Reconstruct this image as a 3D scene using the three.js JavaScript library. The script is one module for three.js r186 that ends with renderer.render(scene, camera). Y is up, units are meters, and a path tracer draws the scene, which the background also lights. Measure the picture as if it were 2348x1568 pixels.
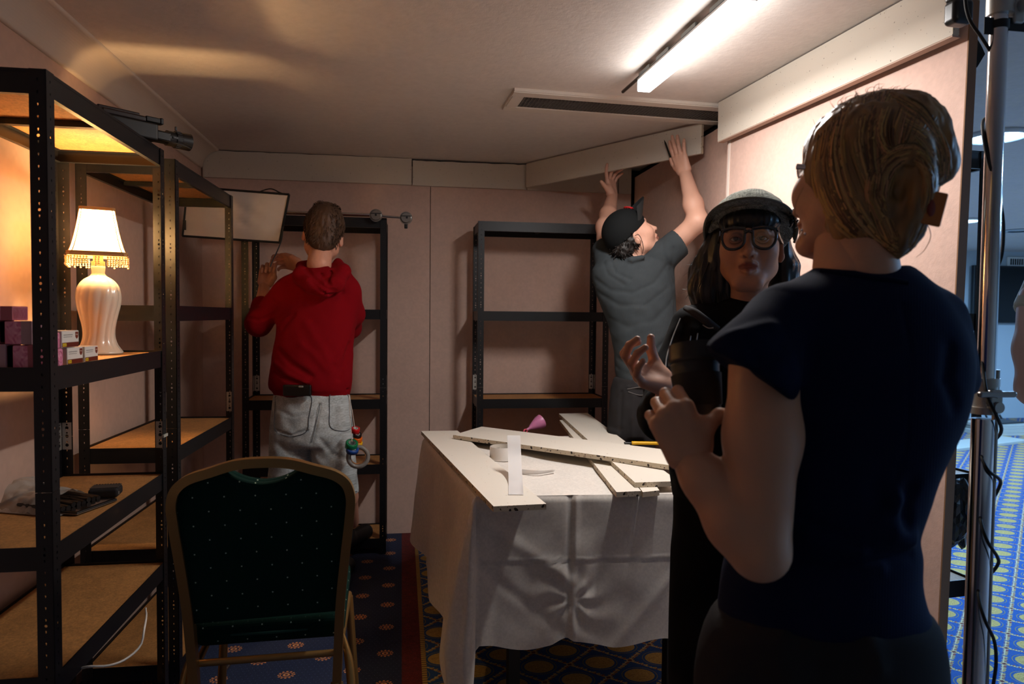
import * as THREE from 'three';
import { mergeGeometries, mergeVertices } from 'three/addons/utils/BufferGeometryUtils.js';
import { RoundedBoxGeometry } from 'three/addons/geometries/RoundedBoxGeometry.js';
import { RectAreaLightUniformsLib } from 'three/addons/lights/RectAreaLightUniformsLib.js';

// ---------------------------------------------------------------- camera, lights, exposure
const scene = new THREE.Scene();
scene.background = new THREE.Color(0x000000);
const FPX = 1600;                                             // focal length for the 2348 x 1568 frame
const camera = new THREE.PerspectiveCamera(2 * Math.atan(784 / FPX) * 180 / Math.PI, 2348 / 1568, 0.05, 40);
camera.position.set(0, 1.29, 0);
camera.rotation.set(-2.15 * Math.PI / 180, -9 * Math.PI / 180, 0.55 * Math.PI / 180, 'YXZ');
camera.updateMatrixWorld(true);
camera.focus = 2.3;
camera.userData.fStop = 4.5;
const renderer = new THREE.WebGLRenderer({ antialias: true });
renderer.toneMapping = THREE.LinearToneMapping;
renderer.toneMappingExposure = 1.48;
renderer.shadowMap.enabled = true;
RectAreaLightUniformsLib.init();
const TUBE = { color: 0xfffaf6, down: 128, side: 13, glow: 5 };      // LED tube fixed under the ceiling
const LAMP = { color: 0xffcf90, power: 0.74, glow: 3.0 };             // bulb of the table lamp
const DOWN = { color: 0x94c8ff, level: 520, glow: 12 };               // round downlights of the neighbouring room

// ---------------------------------------------------------------- pixel helpers (2348 x 1568 photo frame)
const V = (x, y, z) => new THREE.Vector3(x, y, z);
const CAM = camera.position.clone();
function ray(px, py) { return V((px - 1174) / FPX, -(py - 784) / FPX, -1).applyQuaternion(camera.quaternion); }
const P = (px, py, d) => CAM.clone().addScaledVector(ray(px, py), d);          // d: distance along the lens axis
function onY(px, py, y) { const r = ray(px, py); return CAM.clone().addScaledVector(r, (y - CAM.y) / r.y); }
function onZ(px, py, z) { const r = ray(px, py); return CAM.clone().addScaledVector(r, z / r.z); }
function onX(px, py, x) { const r = ray(px, py); return CAM.clone().addScaledVector(r, x / r.x); }
const RIGHT = V(1, 0, 0).applyQuaternion(camera.quaternion).setY(0).normalize();
const FWD = V(0, 0, -1).applyQuaternion(camera.quaternion).setY(0).normalize();

let seedState = 7;
function rnd() { seedState |= 0; seedState = seedState + 0x6D2B79F5 | 0; let t = Math.imul(seedState ^ seedState >>> 15, 1 | seedState); t = t + Math.imul(t ^ t >>> 7, 61 | t) ^ t; return ((t ^ t >>> 14) >>> 0) / 4294967296; }
const rr = (a, b) => a + (b - a) * rnd();
function hash3(x, y, z) { let h = Math.imul(x, 374761393) + Math.imul(y, 668265263) + Math.imul(z, 2147483647) | 0; h = Math.imul(h ^ h >>> 13, 1274126177); return ((h ^ h >>> 16) >>> 0) / 4294967296; }
function vnoise(x, y, z) {
  const xi = Math.floor(x), yi = Math.floor(y), zi = Math.floor(z); let fx = x - xi, fy = y - yi, fz = z - zi;
  fx = fx * fx * (3 - 2 * fx); fy = fy * fy * (3 - 2 * fy); fz = fz * fz * (3 - 2 * fz);
  const L = (a, b, t) => a + (b - a) * t;
  return L(L(L(hash3(xi, yi, zi), hash3(xi + 1, yi, zi), fx), L(hash3(xi, yi + 1, zi), hash3(xi + 1, yi + 1, zi), fx), fy),
    L(L(hash3(xi, yi, zi + 1), hash3(xi + 1, yi, zi + 1), fx), L(hash3(xi, yi + 1, zi + 1), hash3(xi + 1, yi + 1, zi + 1), fx), fy), fz) * 2 - 1;
}

// ---------------------------------------------------------------- textures
const REP = THREE.RepeatWrapping;
function dataTex(n, fn, srgb = true, size = 1) {              // fn(u,v) -> [r,g,b] 0..255, tile of `size` metres
  const a = new Uint8Array(n * n * 4);
  for (let j = 0; j < n; j++) for (let i = 0; i < n; i++) { const c = fn(i, j, n), k = (j * n + i) * 4; a[k] = c[0]; a[k + 1] = c[1]; a[k + 2] = c[2]; a[k + 3] = 255; }
  const t = new THREE.DataTexture(a, n, n); t.wrapS = t.wrapT = REP; t.magFilter = THREE.LinearFilter; t.minFilter = THREE.LinearMipmapLinearFilter; t.generateMipmaps = true;
  if (srgb) t.colorSpace = THREE.SRGBColorSpace; t.repeat.set(1 / size, 1 / size); t.needsUpdate = true; return t;
}
function canvasTex(w, h, draw, srgb = true) {
  const c = document.createElement('canvas'); c.width = w; c.height = h; draw(c.getContext('2d'), w, h);
  const t = new THREE.CanvasTexture(c); t.wrapS = t.wrapT = REP; if (srgb) t.colorSpace = THREE.SRGBColorSpace; return t;
}
const clamp255 = x => Math.max(0, Math.min(255, x));
function tileNoise(n, cells, seed) {                          // periodic value noise
  return (i, j) => { const x = i / n * cells, y = j / n * cells, xi = Math.floor(x), yi = Math.floor(y); let fx = x - xi, fy = y - yi; fx = fx * fx * (3 - 2 * fx); fy = fy * fy * (3 - 2 * fy);
    const h = (a, b) => hash3((a % cells + cells) % cells, (b % cells + cells) % cells, seed);
    const t = h(xi, yi) + (h(xi + 1, yi) - h(xi, yi)) * fx, u = h(xi, yi + 1) + (h(xi + 1, yi + 1) - h(xi, yi + 1)) * fx; return (t + (u - t) * fy) * 2 - 1; };
}
function grainTex(n, base, amps, size, seed = 1) {            // amps: [[cells, amplitude], ...]
  const ns = amps.map(([c, a], k) => [tileNoise(n, c, seed + k * 13), a]);
  return dataTex(n, (i, j) => { let s = 0; for (const [f, a] of ns) s += f(i, j) * a; return base.map(b => clamp255(b * (1 + s))); }, true, size);
}
const bumpGrain = (n, cells, size, seed) => { const f = tileNoise(n, cells, seed), g = tileNoise(n, cells * 4, seed + 5); return dataTex(n, (i, j) => { const v = clamp255(128 + 80 * f(i, j) + 47 * g(i, j)); return [v, v, v]; }, false, size); };
const weaveBump = dataTex(64, (i, j) => { const v = 128 + 60 * Math.sin(i / 64 * Math.PI * 16) * Math.sin(j / 64 * Math.PI * 16) + 50 * (hash3(i, j, 3) - .5); return [v, v, v].map(clamp255); }, false, .02);
const knitBump = dataTex(64, (i, j) => { const v = 128 + 90 * Math.cos(i / 64 * Math.PI * 16 + (Math.sin(j / 64 * Math.PI * 16)) * 1.1); return [v, v, v].map(clamp255); }, false, .03);

const std = (o) => new THREE.MeshStandardMaterial(o);
const phy = (o) => new THREE.MeshPhysicalMaterial(o);
const fabric = (o) => new THREE.MeshPhysicalMaterial({ roughness: .95, specularIntensity: .25, ...o });
const plasterBump = bumpGrain(256, 24, .25, 11);
const M = {
  wall: std({ map: grainTex(256, [212, 181, 167], [[6, .018], [40, .012], [128, .02]], 1.2, 3), roughness: .82, bumpMap: plasterBump, bumpScale: .0004 }),
  flat: std({ map: grainTex(256, [208, 175, 161], [[5, .02], [60, .012], [128, .02]], 1.1, 23), roughness: .8, bumpMap: plasterBump, bumpScale: .0004 }),
  roomWall: std({ map: grainTex(256, [200, 168, 150], [[6, .02], [80, .02]], 1.2, 5), roughness: .85 }),
  blueWall: std({ color: 0xb9c2c6, roughness: .85 }),
  farWall: std({ color: 0xc6b8aa, roughness: .9 }),
  ceiling: std({ map: grainTex(256, [216, 207, 200], [[4, .012], [64, .012], [128, .012]], 1.5, 7), roughness: .9, bumpMap: plasterBump, bumpScale: .0005 }),
  cornice: std({ color: 0xcfc1b2, roughness: .7 }),
  black: std({ color: 0x0d0d0f, roughness: .9 }),
  rack: std({ color: 0x17171a, roughness: .42, metalness: .25 }),
  galv: std({ color: 0xb9b8b2, roughness: .42, metalness: .7 }),
  bandGrey: std({ color: 0xb4b3a8, roughness: .6 }),
  chip: std({ map: grainTex(512, [176, 124, 70], [[16, .05], [90, .07], [220, .10]], .6, 31), roughness: .62 }),
  chrome: std({ color: 0xd8d8da, roughness: .12, metalness: 1 }),
  steel: std({ color: 0x9b9894, roughness: .3, metalness: 1 }),
  white: std({ color: 0xe8e4dc, roughness: .5 }),
  plasticBlack: std({ color: 0x0b0b0c, roughness: .35 }),
  rubber: std({ color: 0x08080a, roughness: .6 }),
  wood: std({ color: 0x8a6a4a, roughness: .7 }),
  glassDark: std({ color: 0x050506, roughness: .12 }),
};

// ---------------------------------------------------------------- geometry helpers
function prep(g) { if (!g.attributes.normal) g.computeVertexNormals(); if (!g.attributes.uv) uvBox(g); for (const k of Object.keys(g.attributes)) if (!['position', 'normal', 'uv', 'color'].includes(k)) g.deleteAttribute(k); return g.index ? g.toNonIndexed() : g; }
function uvBox(g) {                                            // uv in metres from the dominant axis of the normal
  const p = g.attributes.position, n = g.attributes.normal, uv = new Float32Array(p.count * 2);
  for (let i = 0; i < p.count; i++) { const ax = Math.abs(n.getX(i)), ay = Math.abs(n.getY(i)), az = Math.abs(n.getZ(i)); let u, v;
    if (ay >= ax && ay >= az) { u = p.getX(i); v = p.getZ(i); } else if (ax >= az) { u = p.getZ(i); v = p.getY(i); } else { u = p.getX(i); v = p.getY(i); }
    uv[2 * i] = u; uv[2 * i + 1] = v; }
  g.setAttribute('uv', new THREE.BufferAttribute(uv, 2)); return g;
}
function box(w, h, d, x = 0, y = 0, z = 0) { const g = new THREE.BoxGeometry(w, h, d); g.translate(x, y, z); return uvBox(g); }
function rbox(w, h, d, r, x = 0, y = 0, z = 0, s = 2) { const g = new RoundedBoxGeometry(w, h, d, s, Math.min(r, w / 2.01, h / 2.01, d / 2.01)); g.translate(x, y, z); return uvBox(g); }
function cyl(r1, r2, h, x = 0, y = 0, z = 0, seg = 24, open = false) { const g = new THREE.CylinderGeometry(r1, r2, h, seg, 1, open); g.translate(x, y, z); return g; }
function between(g, a, b) { const d = b.clone().sub(a), q = new THREE.Quaternion().setFromUnitVectors(V(0, 1, 0), d.clone().normalize()); g.applyQuaternion(q); g.translate((a.x + b.x) / 2, (a.y + b.y) / 2, (a.z + b.z) / 2); return g; }
const rod = (a, b, r, r2 = r, seg = 14) => between(new THREE.CylinderGeometry(r2, r, a.distanceTo(b), seg), a, b);
function tube(pts, r, n = 40, seg = 8, closed = false) { return new THREE.TubeGeometry(new THREE.CatmullRomCurve3(pts, closed, 'centripetal'), n, r, seg, closed); }
function taperTube(pts, radii, n = 24, seg = 6) {
  const c = new THREE.CatmullRomCurve3(pts, false, 'centripetal'), fr = c.computeFrenetFrames(n, false), pos = [], idx = [], uv = [];
  for (let i = 0; i <= n; i++) { const t = i / n, p = c.getPoint(t), k = t * (radii.length - 1), a = Math.min(radii.length - 2, Math.floor(k)), r = radii[a] + (radii[a + 1] - radii[a]) * (k - a);
    for (let j = 0; j <= seg; j++) { const w = j / seg * Math.PI * 2, q = p.clone().addScaledVector(fr.normals[i], Math.cos(w) * r).addScaledVector(fr.binormals[i], Math.sin(w) * r); pos.push(q.x, q.y, q.z); uv.push(t, j / seg); } }
  for (let i = 0; i < n; i++) for (let j = 0; j < seg; j++) { const a = i * (seg + 1) + j, b = a + seg + 1; idx.push(a, a + 1, b, b, a + 1, b + 1); }
  const g = new THREE.BufferGeometry(); g.setAttribute('position', new THREE.Float32BufferAttribute(pos, 3)); g.setAttribute('uv', new THREE.Float32BufferAttribute(uv, 2)); g.setIndex(idx); g.computeVertexNormals(); return g;
}
function lathe(pts, seg = 48) { return new THREE.LatheGeometry(pts.map(p => new THREE.Vector2(p[0], p[1])), seg); }
function extrude(shape, depth, bevel = 0, steps = 1, curve = 12) { const g = new THREE.ExtrudeGeometry(shape, { depth, bevelEnabled: bevel > 0, bevelSize: bevel, bevelThickness: bevel, bevelSegments: 2, steps, curveSegments: curve }); g.deleteAttribute('uv'); return uvBox(g); }
function merge(gs) { gs = gs.flat().map(prep); const anyC = gs.some(g => g.attributes.color); if (anyC) for (const g of gs) if (!g.attributes.color) g.setAttribute('color', new THREE.BufferAttribute(new Float32Array(g.attributes.position.count * 3).fill(1), 3)); return gs.length === 1 ? gs[0] : mergeGeometries(gs); }
const usedNames = {};
function numbered(n) { if (usedNames[n] === undefined) { usedNames[n] = 0; return n; } usedNames[n]++; return n + '_' + String(usedNames[n]).padStart(3, '0'); }
function shadow(m) { m.castShadow = true; m.receiveShadow = true; return m; }
function part(parent, name, geo, mat, label) { const m = shadow(new THREE.Mesh(Array.isArray(geo) ? merge(geo) : geo, mat)); m.name = name; if (label) m.userData.label = label; parent.add(m); return m; }
function thing(name, label, category, pos = [0, 0, 0], turn = 0, group) { const o = new THREE.Group(); o.name = numbered(name); o.position.set(...(pos.isVector3 ? pos.toArray() : pos)); o.rotation.y = turn; o.userData = { label, category }; if (group) o.userData.group = group; scene.add(o); return o; }
function single(name, label, category, geo, mat, group) { const m = shadow(new THREE.Mesh(Array.isArray(geo) ? merge(geo) : geo, mat)); m.name = numbered(name); m.userData = { label, category }; if (group) m.userData.group = group; scene.add(m); return m; }
function struct(name, geo, mat, label, category) { const m = shadow(new THREE.Mesh(Array.isArray(geo) ? merge(geo) : geo, mat)); m.name = numbered(name); m.userData = { kind: 'structure' }; if (label) m.userData.label = label; if (category) m.userData.category = category; scene.add(m); return m; }
function recentre(m) {                                         // origin of a single mesh to its base
  const g = m.geometry; g.computeBoundingBox(); const b = g.boundingBox, c = V((b.min.x + b.max.x) / 2, b.min.y, (b.min.z + b.max.z) / 2); g.translate(-c.x, -c.y, -c.z); m.position.add(c); return m;
}
// ---------------------------------------------------------------- setting
const CEIL = 2.194, ZB = -4.13, XL = -1.10;
{
  const N = 1024;
  function carpetTex(draw, base, seed) {
    return canvasTex(N, N, (c, w, h) => {
      c.fillStyle = base; c.fillRect(0, 0, w, h);
      const cell = w / 4;
      for (let j = -1; j <= 4; j++) for (let i = -1; i <= 4; i++) { c.save(); c.translate(i * cell, j * cell); draw(c, cell); c.restore(); }
      const im = c.getImageData(0, 0, w, h), d = im.data;
      for (let k = 0; k < d.length; k += 4) { const s = 1 + (hash3(k >> 2 & 1023, k >> 12, seed) - .5) * .42; d[k] = clamp255(d[k] * s); d[k + 1] = clamp255(d[k + 1] * s); d[k + 2] = clamp255(d[k + 2] * s); }
      c.putImageData(im, 0, 0);
    });
  }
  // blue carpet with staggered orange rosettes and pin dots
  const rosette = (c, x, y, s) => {
    c.save(); c.translate(x, y);
    c.strokeStyle = '#c87a4c'; c.lineWidth = s * .09; c.beginPath(); c.ellipse(0, 0, s * .5, s * .42, 0, 0, 7); c.stroke();
    c.fillStyle = '#d08858'; for (let k = 0; k < 12; k++) { const a = k / 12 * 6.283; c.beginPath(); c.arc(Math.cos(a) * s * .66, Math.sin(a) * s * .58, s * .1, 0, 7); c.fill(); }
    c.fillStyle = '#dc9560'; c.beginPath(); c.ellipse(0, 0, s * .3, s * .26, 0, 0, 7); c.fill(); c.fillStyle = '#3a2430'; c.beginPath(); c.ellipse(0, 0, s * .13, s * .12, 0, 0, 7); c.fill(); c.restore();
  };
  const blue = carpetTex((c, s) => {
    c.fillStyle = '#5d6b8c'; for (let j = 0; j < 12; j++) for (let i = 0; i < 12; i++) { c.beginPath(); c.arc((i + (j % 2) * .5 + .25) * s / 12, (j + .5) * s / 12, s * .006, 0, 7); c.fill(); }
    rosette(c, s * .25, s * .25, s * .18); rosette(c, s * .75, s * .75, s * .18);
  }, '#1e2947', 5);
  blue.repeat.set(1 / .92, 1 / .904);
  // gold medallions in a lattice of garlands
  const gold = carpetTex((c, s) => {
    const med = (x, y) => { c.save(); c.translate(x, y); c.strokeStyle = '#8d7a4c'; c.lineWidth = s * .012; c.beginPath(); c.ellipse(0, 0, s * .275, s * .245, 0, 0, 7); c.stroke(); c.fillStyle = '#b39552'; c.beginPath(); c.ellipse(0, 0, s * .235, s * .205, 0, 0, 7); c.fill(); for (let k = 0; k < 90; k++) { c.fillStyle = k % 2 ? '#9a7d44' : '#c3a763'; const a = hash3(k, 1, 3) * 6.28, r = Math.sqrt(hash3(k, 2, 9)) * .2 * s; c.fillRect(Math.cos(a) * r, Math.sin(a) * r, s * .03, s * .012); } c.restore(); };
    med(s * .25, s * .25); med(s * .75, s * .75);
    const gar = (x0, y0, x1, y1) => { for (let k = 1; k < 9; k++) { const t = k / 9, x = x0 + (x1 - x0) * t, y = y0 + (y1 - y0) * t; c.fillStyle = k % 3 ? '#a98d58' : '#8a4a38'; c.beginPath(); c.ellipse(x + s * .016 * (k % 2 ? 1 : -1), y, s * .04, s * .022, k % 2 ? .4 : -.9, 0, 7); c.fill(); c.fillStyle = '#c6b48a'; c.beginPath(); c.ellipse(x - s * .012, y + s * .012, s * .02, s * .012, .5, 0, 7); c.fill(); } };
    for (const [a, b, e, f] of [[.25, .75, .5, 1], [.25, .75, 0, .5], [.25, .75, .5, .5], [.75, .25, 1, .5], [.75, .25, .5, 0], [.75, .25, .5, .5], [.25, .75, 0, 1], [.75, .25, 1, 0]]) gar(a * s, b * s, e * s, f * s);
    for (const [x, y] of [[.25, .75], [.75, .25]]) { c.fillStyle = '#b79f74'; c.fillRect(s * (x - .055), s * (y - .045), s * .11, s * .09); c.fillStyle = '#5f2a26'; c.fillRect(s * (x - .032), s * (y - .027), s * .064, s * .054); }
  }, '#1d4a86', 9);
  gold.repeat.set(1 / .928, 1 / .88); gold.offset.set(.504 / .928 * -1 + .0625 * 1, 0);
  const carpetBump = bumpGrain(256, 64, .12, 41);
  const mBlue = std({ map: blue, roughness: 1, bumpMap: carpetBump, bumpScale: .002 }), mGold = std({ map: gold, roughness: 1, bumpMap: carpetBump, bumpScale: .002 });
  const mRed = std({ map: grainTex(256, [98, 30, 30], [[30, .1], [128, .2]], .4, 61), roughness: 1, bumpMap: carpetBump, bumpScale: .002 });
  const edgeT = canvasTex(64, 64, (c) => { c.fillStyle = '#b0904e'; c.fillRect(0, 0, 64, 64); c.fillStyle = '#6d5530'; c.fillRect(0, 0, 64, 26); }); edgeT.repeat.set(20, 1 / .016);
  const mEdge = std({ map: edgeT, roughness: 1 });
  const slab = struct('floor', box(11.0, .08, 13.4, 4.2, -.052, -2.3), M.black, 'hotel room floor under the carpets');
  part(slab, 'blue_carpet', box(1.105, .012, 8.33, -.5475, -.006, .035), mBlue, 'navy carpet with staggered orange rosettes');
  part(slab, 'red_carpet_border', box(.072, .012, 8.33, .041, -.006, .035), mRed, 'plain dark red carpet border');
  part(slab, 'gold_carpet_border', box(.018, .013, 8.33, .086, -.0055, .035), mEdge, 'striped gold carpet border');
  part(slab, 'medallion_carpet', box(9.6, .012, 13.0, 4.895, -.006, -2.3), mGold, 'blue carpet with gold oval medallions and garlands');

  struct('ceiling', box(11.0, .06, 13.4, 4.2, CEIL + .03, -2.3), M.ceiling);
  struct('wall_left', box(.08, CEIL, 8.5, XL - .04, CEIL / 2, .0), M.roomWall);
  struct('wall_front', box(11.0, CEIL, .08, 4.2, CEIL / 2, 3.2), M.farWall);
  struct('wall_far_right', box(.08, CEIL, 13.3, 9.7, CEIL / 2, -2.3), M.blueWall);
  struct('wall_far_back', box(8.2, CEIL, .08, 5.6, CEIL / 2, -8.1), M.blueWall);
  // painted flats of the back wall: two sheets with an open joint
  const wb = new THREE.Group(); wb.name = 'wall_back'; wb.userData = { kind: 'structure' }; scene.add(wb);
  part(wb, 'panel', box(1.262, 2.15, .018, XL + .631, 1.075, ZB - .009), M.wall);
  part(wb, 'panel', box(1.216, 2.15, .018, .166 + .608, 1.075, ZB - .009), M.wall);
  part(wb, 'backing', box(2.62, CEIL, .05, XL + 1.31, CEIL / 2, ZB - .075), M.black);
  // right hand corner: plain flat with an open gap above it, black cloth behind
  const wr = new THREE.Group(); wr.name = 'wall_right'; wr.userData = { kind: 'structure' }; scene.add(wr);
  part(wr, 'panel', box(.018, 2.14, 1.10, 1.411, 1.07, -3.575), M.wall);
  part(wr, 'panel', box(.018, 2.14, .215, 1.409, 1.07, -2.914), M.wall);
  part(wr, 'backing', box(.02, CEIL, 1.45, 1.46, CEIL / 2, -3.48), M.black);
  // partition closing the space behind the set
  struct('wall_partition', box(.05, CEIL, 3.85, 1.53, CEIL / 2, -6.13), M.blueWall);

  // coved cornice along the left wall
  const sh = new THREE.Shape(); sh.moveTo(0, 0); sh.lineTo(0, -.105); sh.quadraticCurveTo(.012, -.106, .014, -.094); sh.quadraticCurveTo(.026, -.028, .086, -.012); sh.quadraticCurveTo(.098, -.01, .098, 0); sh.lineTo(0, 0);
  const cg = extrude(sh, 8.36); cg.translate(XL, CEIL, ZB + .03);
  struct('trim_1', cg, M.cornice, 'coved plaster cornice along the left wall');
}
// scenery flat on the right: leans a little outward, wooden edge, with the foam fascia on top
const flatA = V(1.349, 0, -2.777), flatB = V(1.452, 0, -1.632);
const flatDir = flatB.clone().sub(flatA).normalize(), flatTurn = Math.atan2(-flatDir.z, flatDir.x);
{
  const f = thing('scenery_flat', 'tall pink painted board flat standing beside the chrome stand', 'panel', [(flatA.x + flatB.x) / 2 - .045, 0, (flatA.z + flatB.z) / 2], flatTurn);
  const L = flatA.distanceTo(flatB);
  // local x runs along the flat towards the camera, local +z faces the room; the lean is baked into the geometry
  const bake = g => { const m = new THREE.Matrix4().makeRotationX(-1.25 * Math.PI / 180); g.applyMatrix4(m); return g; };
  part(f, 'face_board', bake(box(L, 2.12, .006, 0, 1.062, -.003)), M.flat);
  part(f, 'edge_batten', bake(box(.004, 2.12, .028, L / 2 + .002, 1.062, -.014)), std({ color: 0x8b6446, roughness: .75 }), 'bare brown wooden edge');
  part(f, 'back_frame', [[-L / 2 + .03, 0], [0, 0], [L / 2 - .022, 0]].map(([x]) => bake(box(.044, 2.1, .022, x, 1.06, -.018))).concat([.03, 1.05, 2.08].map(y => bake(box(L - .02, .044, .02, 0, y + .002, -.018)))), M.wood);
  part(f, 'cover_strip', bake(box(.012, 2.03, .004, -L / 2 + .02, 1.02, .002)), std({ color: 0xe4d6cc, roughness: .6 }), 'pale vertical cover strip');
}
// fascia boards: white speckled laminated chipboard and foam
function speckle(base, n, size, dark, amount) {
  return canvasTex(512, 512, (c) => { c.fillStyle = base; c.fillRect(0, 0, 512, 512); for (let k = 0; k < n; k++) { c.fillStyle = hash3(k, 5, 1) < .7 ? dark : '#a08d78'; const r = .5 + hash3(k, 6, 2) * hash3(k, 8, 2) * amount; c.beginPath(); c.ellipse(hash3(k, 1, 7) * 512, hash3(k, 2, 7) * 512, r * (1 + hash3(k, 3, 3)), r, hash3(k, 4, 4) * 6, 0, 7); c.fill(); } });
}
const edgeSpeck = speckle('#c9bba4', 420, 1, '#2b221b', 9); edgeSpeck.repeat.set(4, 4);
const faceSpeck = speckle('#ece5d8', 70, 1, '#b7a994', 2.2); faceSpeck.repeat.set(2, 2);
const mFace = std({ map: faceSpeck, roughness: .42 }), mEdgeBoard = std({ map: edgeSpeck, roughness: .8 });
const pitted = speckle('#cfc5b7', 260, 1, '#7d7268', 1.1); pitted.repeat.set(1.8, 1.8);
const mFoam = std({ map: pitted, roughness: .85 });
function fascia(label, a, b, h, t, top, mat, ragged) {
  const L = a.distanceTo(b), d = b.clone().sub(a).normalize(), turn = Math.atan2(-d.z, d.x);
  const n = 26, s = new THREE.Shape(); s.moveTo(-L / 2, -h); s.lineTo(L / 2, -h); s.lineTo(L / 2, 0);
  for (let k = 1; k < n; k++) s.lineTo(L / 2 - L * k / n, ragged ? -Math.abs(hash3(k, Math.round(L * 1000), 4) - .3) * .006 - (ragged * k / n) : 0); s.lineTo(-L / 2, ragged ? -ragged : 0); s.lineTo(-L / 2, -h);
  const o = thing('fascia_board', label, 'board', [(a.x + b.x) / 2, top - h, (a.z + b.z) / 2], turn);
  const g = extrude(s, t); g.translate(0, h, 0); part(o, 'face', g, mat);
  return o;
}
fascia('long white fascia board under the ceiling beside the left cornice', V(-1.088, 0, -4.128), V(.054, 0, -4.128), .152, .02, 2.193, mFoam, .004);
fascia('white fascia board with ragged top between the long one and the slanting one', V(.06, 0, -4.128), V(.728, 0, -4.128), .146, .02, 2.185, mFoam, .003);
fascia('shaded fascia board on the back wall behind the slanting board', V(.734, 0, -4.128), V(1.29, 0, -4.128), .15, .02, 2.188, mFoam, 0);
fascia('short fascia offcut in the corner next to the wall gap', V(1.297, 0, -4.128), V(1.375, 0, -4.128), .15, .02, 2.188, mFoam, 0);
{ const o = fascia('slanting white board held across the ceiling corner by the person in the cap', V(.735, 0, -4.09), V(1.375, 0, -3.085), .138, .016, 2.185, mFoam, 0);
  part(o, 'cut_edge', box(.002, .134, .0165, V(.735, 0, -4.09).distanceTo(V(1.375, 0, -3.085)) / 2 + .0012, .069, .008), mEdgeBoard, 'speckled chipboard end'); }
{ const o = fascia('white pitted fascia board on top of the pink flat', V(1.327, 0, -2.79), V(1.427, 0, -1.64), .162, .02, 2.19, mFoam, 0);
  const L = V(1.327, 0, -2.79).distanceTo(V(1.427, 0, -1.64));
  part(o, 'lower_edge', box(L, .004, .026, 0, -.002, .006), std({ color: 0xb79a89, roughness: .8 })); part(o, 'cut_edge', box(.002, .158, .02, L / 2 + .001, .081, .01), mEdgeBoard, 'chipped speckled end'); }

// recessed ceiling grille
{
  const a = V(.435, 0, -2.764), b = V(1.385, 0, -2.812), c0 = V(.458, 0, -3.03), W = 1.06, D = .262;
  const o = thing('ceiling_grille', 'long white framed ceiling grille with fine grey louvres', 'grille', [.962, CEIL - .016, -2.925], Math.atan2(.045, .95));
  const fr = std({ color: 0xd9cfc4, roughness: .5 }), sl = std({ color: 0x8d8983, roughness: .35, metalness: .6 });
  const bar = (w, d, x, z) => [box(w, .012, d, x, .010, z), box(w - (w > d ? 0 : .012), .007, d - (w > d ? .012 : 0), x, .0035, z)];
  part(o, 'frame', bar(W, .062, 0, -D / 2 + .031), fr); part(o, 'frame', bar(W, .062, 0, D / 2 - .031), fr); part(o, 'frame', bar(.055, D - .124, -W / 2 + .0275, 0), fr); part(o, 'frame', bar(.055, D - .124, W / 2 - .0275, 0), fr);
  part(o, 'backing', box(W - .1, .002, D - .12, 0, .0145, 0), std({ color: 0x2b2a29, roughness: .6 }));
  const gl = box(W - .11, .011, .0022), gc = box(.0018, .010, D - .126);
  for (let k = 0; k < 9; k++) { const m = part(o, 'louvre', gl, sl); m.position.set(0, .008, -D / 2 + .066 + (D - .132) * k / 8); }
  for (let k = 0; k < 62; k++) { const m = part(o, 'cross_louvre', gc, sl); m.position.set(-W / 2 + .06 + (W - .12) * k / 61, .0075, 0); }
}
// LED tube on the ceiling
{
  const a = V(.878, 2.118, -2.50), b = V(.905, 2.118, -1.765), L = a.distanceTo(b), c = a.clone().add(b).multiplyScalar(.5), turn = Math.atan2(b.x - a.x, b.z - a.z);
  const o = thing('tube_light', 'bright white LED tube light clipped under the ceiling', 'light', c, turn);
  const glow = std({ color: 0xffffff, emissive: new THREE.Color(TUBE.color), emissiveIntensity: TUBE.glow, roughness: .4 });
  part(o, 'diffuser', rbox(.05, .04, L, .004, 0, .02, 0), glow, 'glowing white diffuser');
  part(o, 'housing', rbox(.05, .008, L + .004, .002, 0, .0445, 0), std({ color: 0xdedede, roughness: .5 }));
  part(o, 'end_cap', rbox(.05, .034, .012, .003, 0, .03, L / 2 + .007), M.plasticBlack); part(o, 'end_cap', rbox(.05, .02, .004, .002, 0, .037, -L / 2 - .003), M.plasticBlack);
  part(o, 'mount_rod', rod(V(-.012, .056, .2), V(-.022, .05, -L / 2 - .16), .0065), std({ color: 0x5c544d, roughness: .4, metalness: .6 }), 'dark metal rod sticking out behind the tube');
  for (const t of [-.41, -.19, .08, .34]) part(o, 'clip', [rbox(.054, .014, .1, .002, 0, .055, t * L), rbox(.03, .02, .03, .003, 0, .066, t * L)], std({ color: 0x6f7472, roughness: .45 }));
  const d = new THREE.RectAreaLight(TUBE.color, TUBE.down, .046, L - .01); d.position.set(0, -.003, 0); d.rotation.x = -Math.PI / 2; d.name = 'tube_glow'; o.add(d);
  for (const s of [-1, 1]) { const e = new THREE.RectAreaLight(TUBE.color, s > 0 ? TUBE.side : TUBE.side * .5, L - .01, .034); e.position.set(s * .0265, .019, 0); e.rotation.y = -s * Math.PI / 2; e.name = 'tube_side_glow'; o.add(e); }
}
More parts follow.
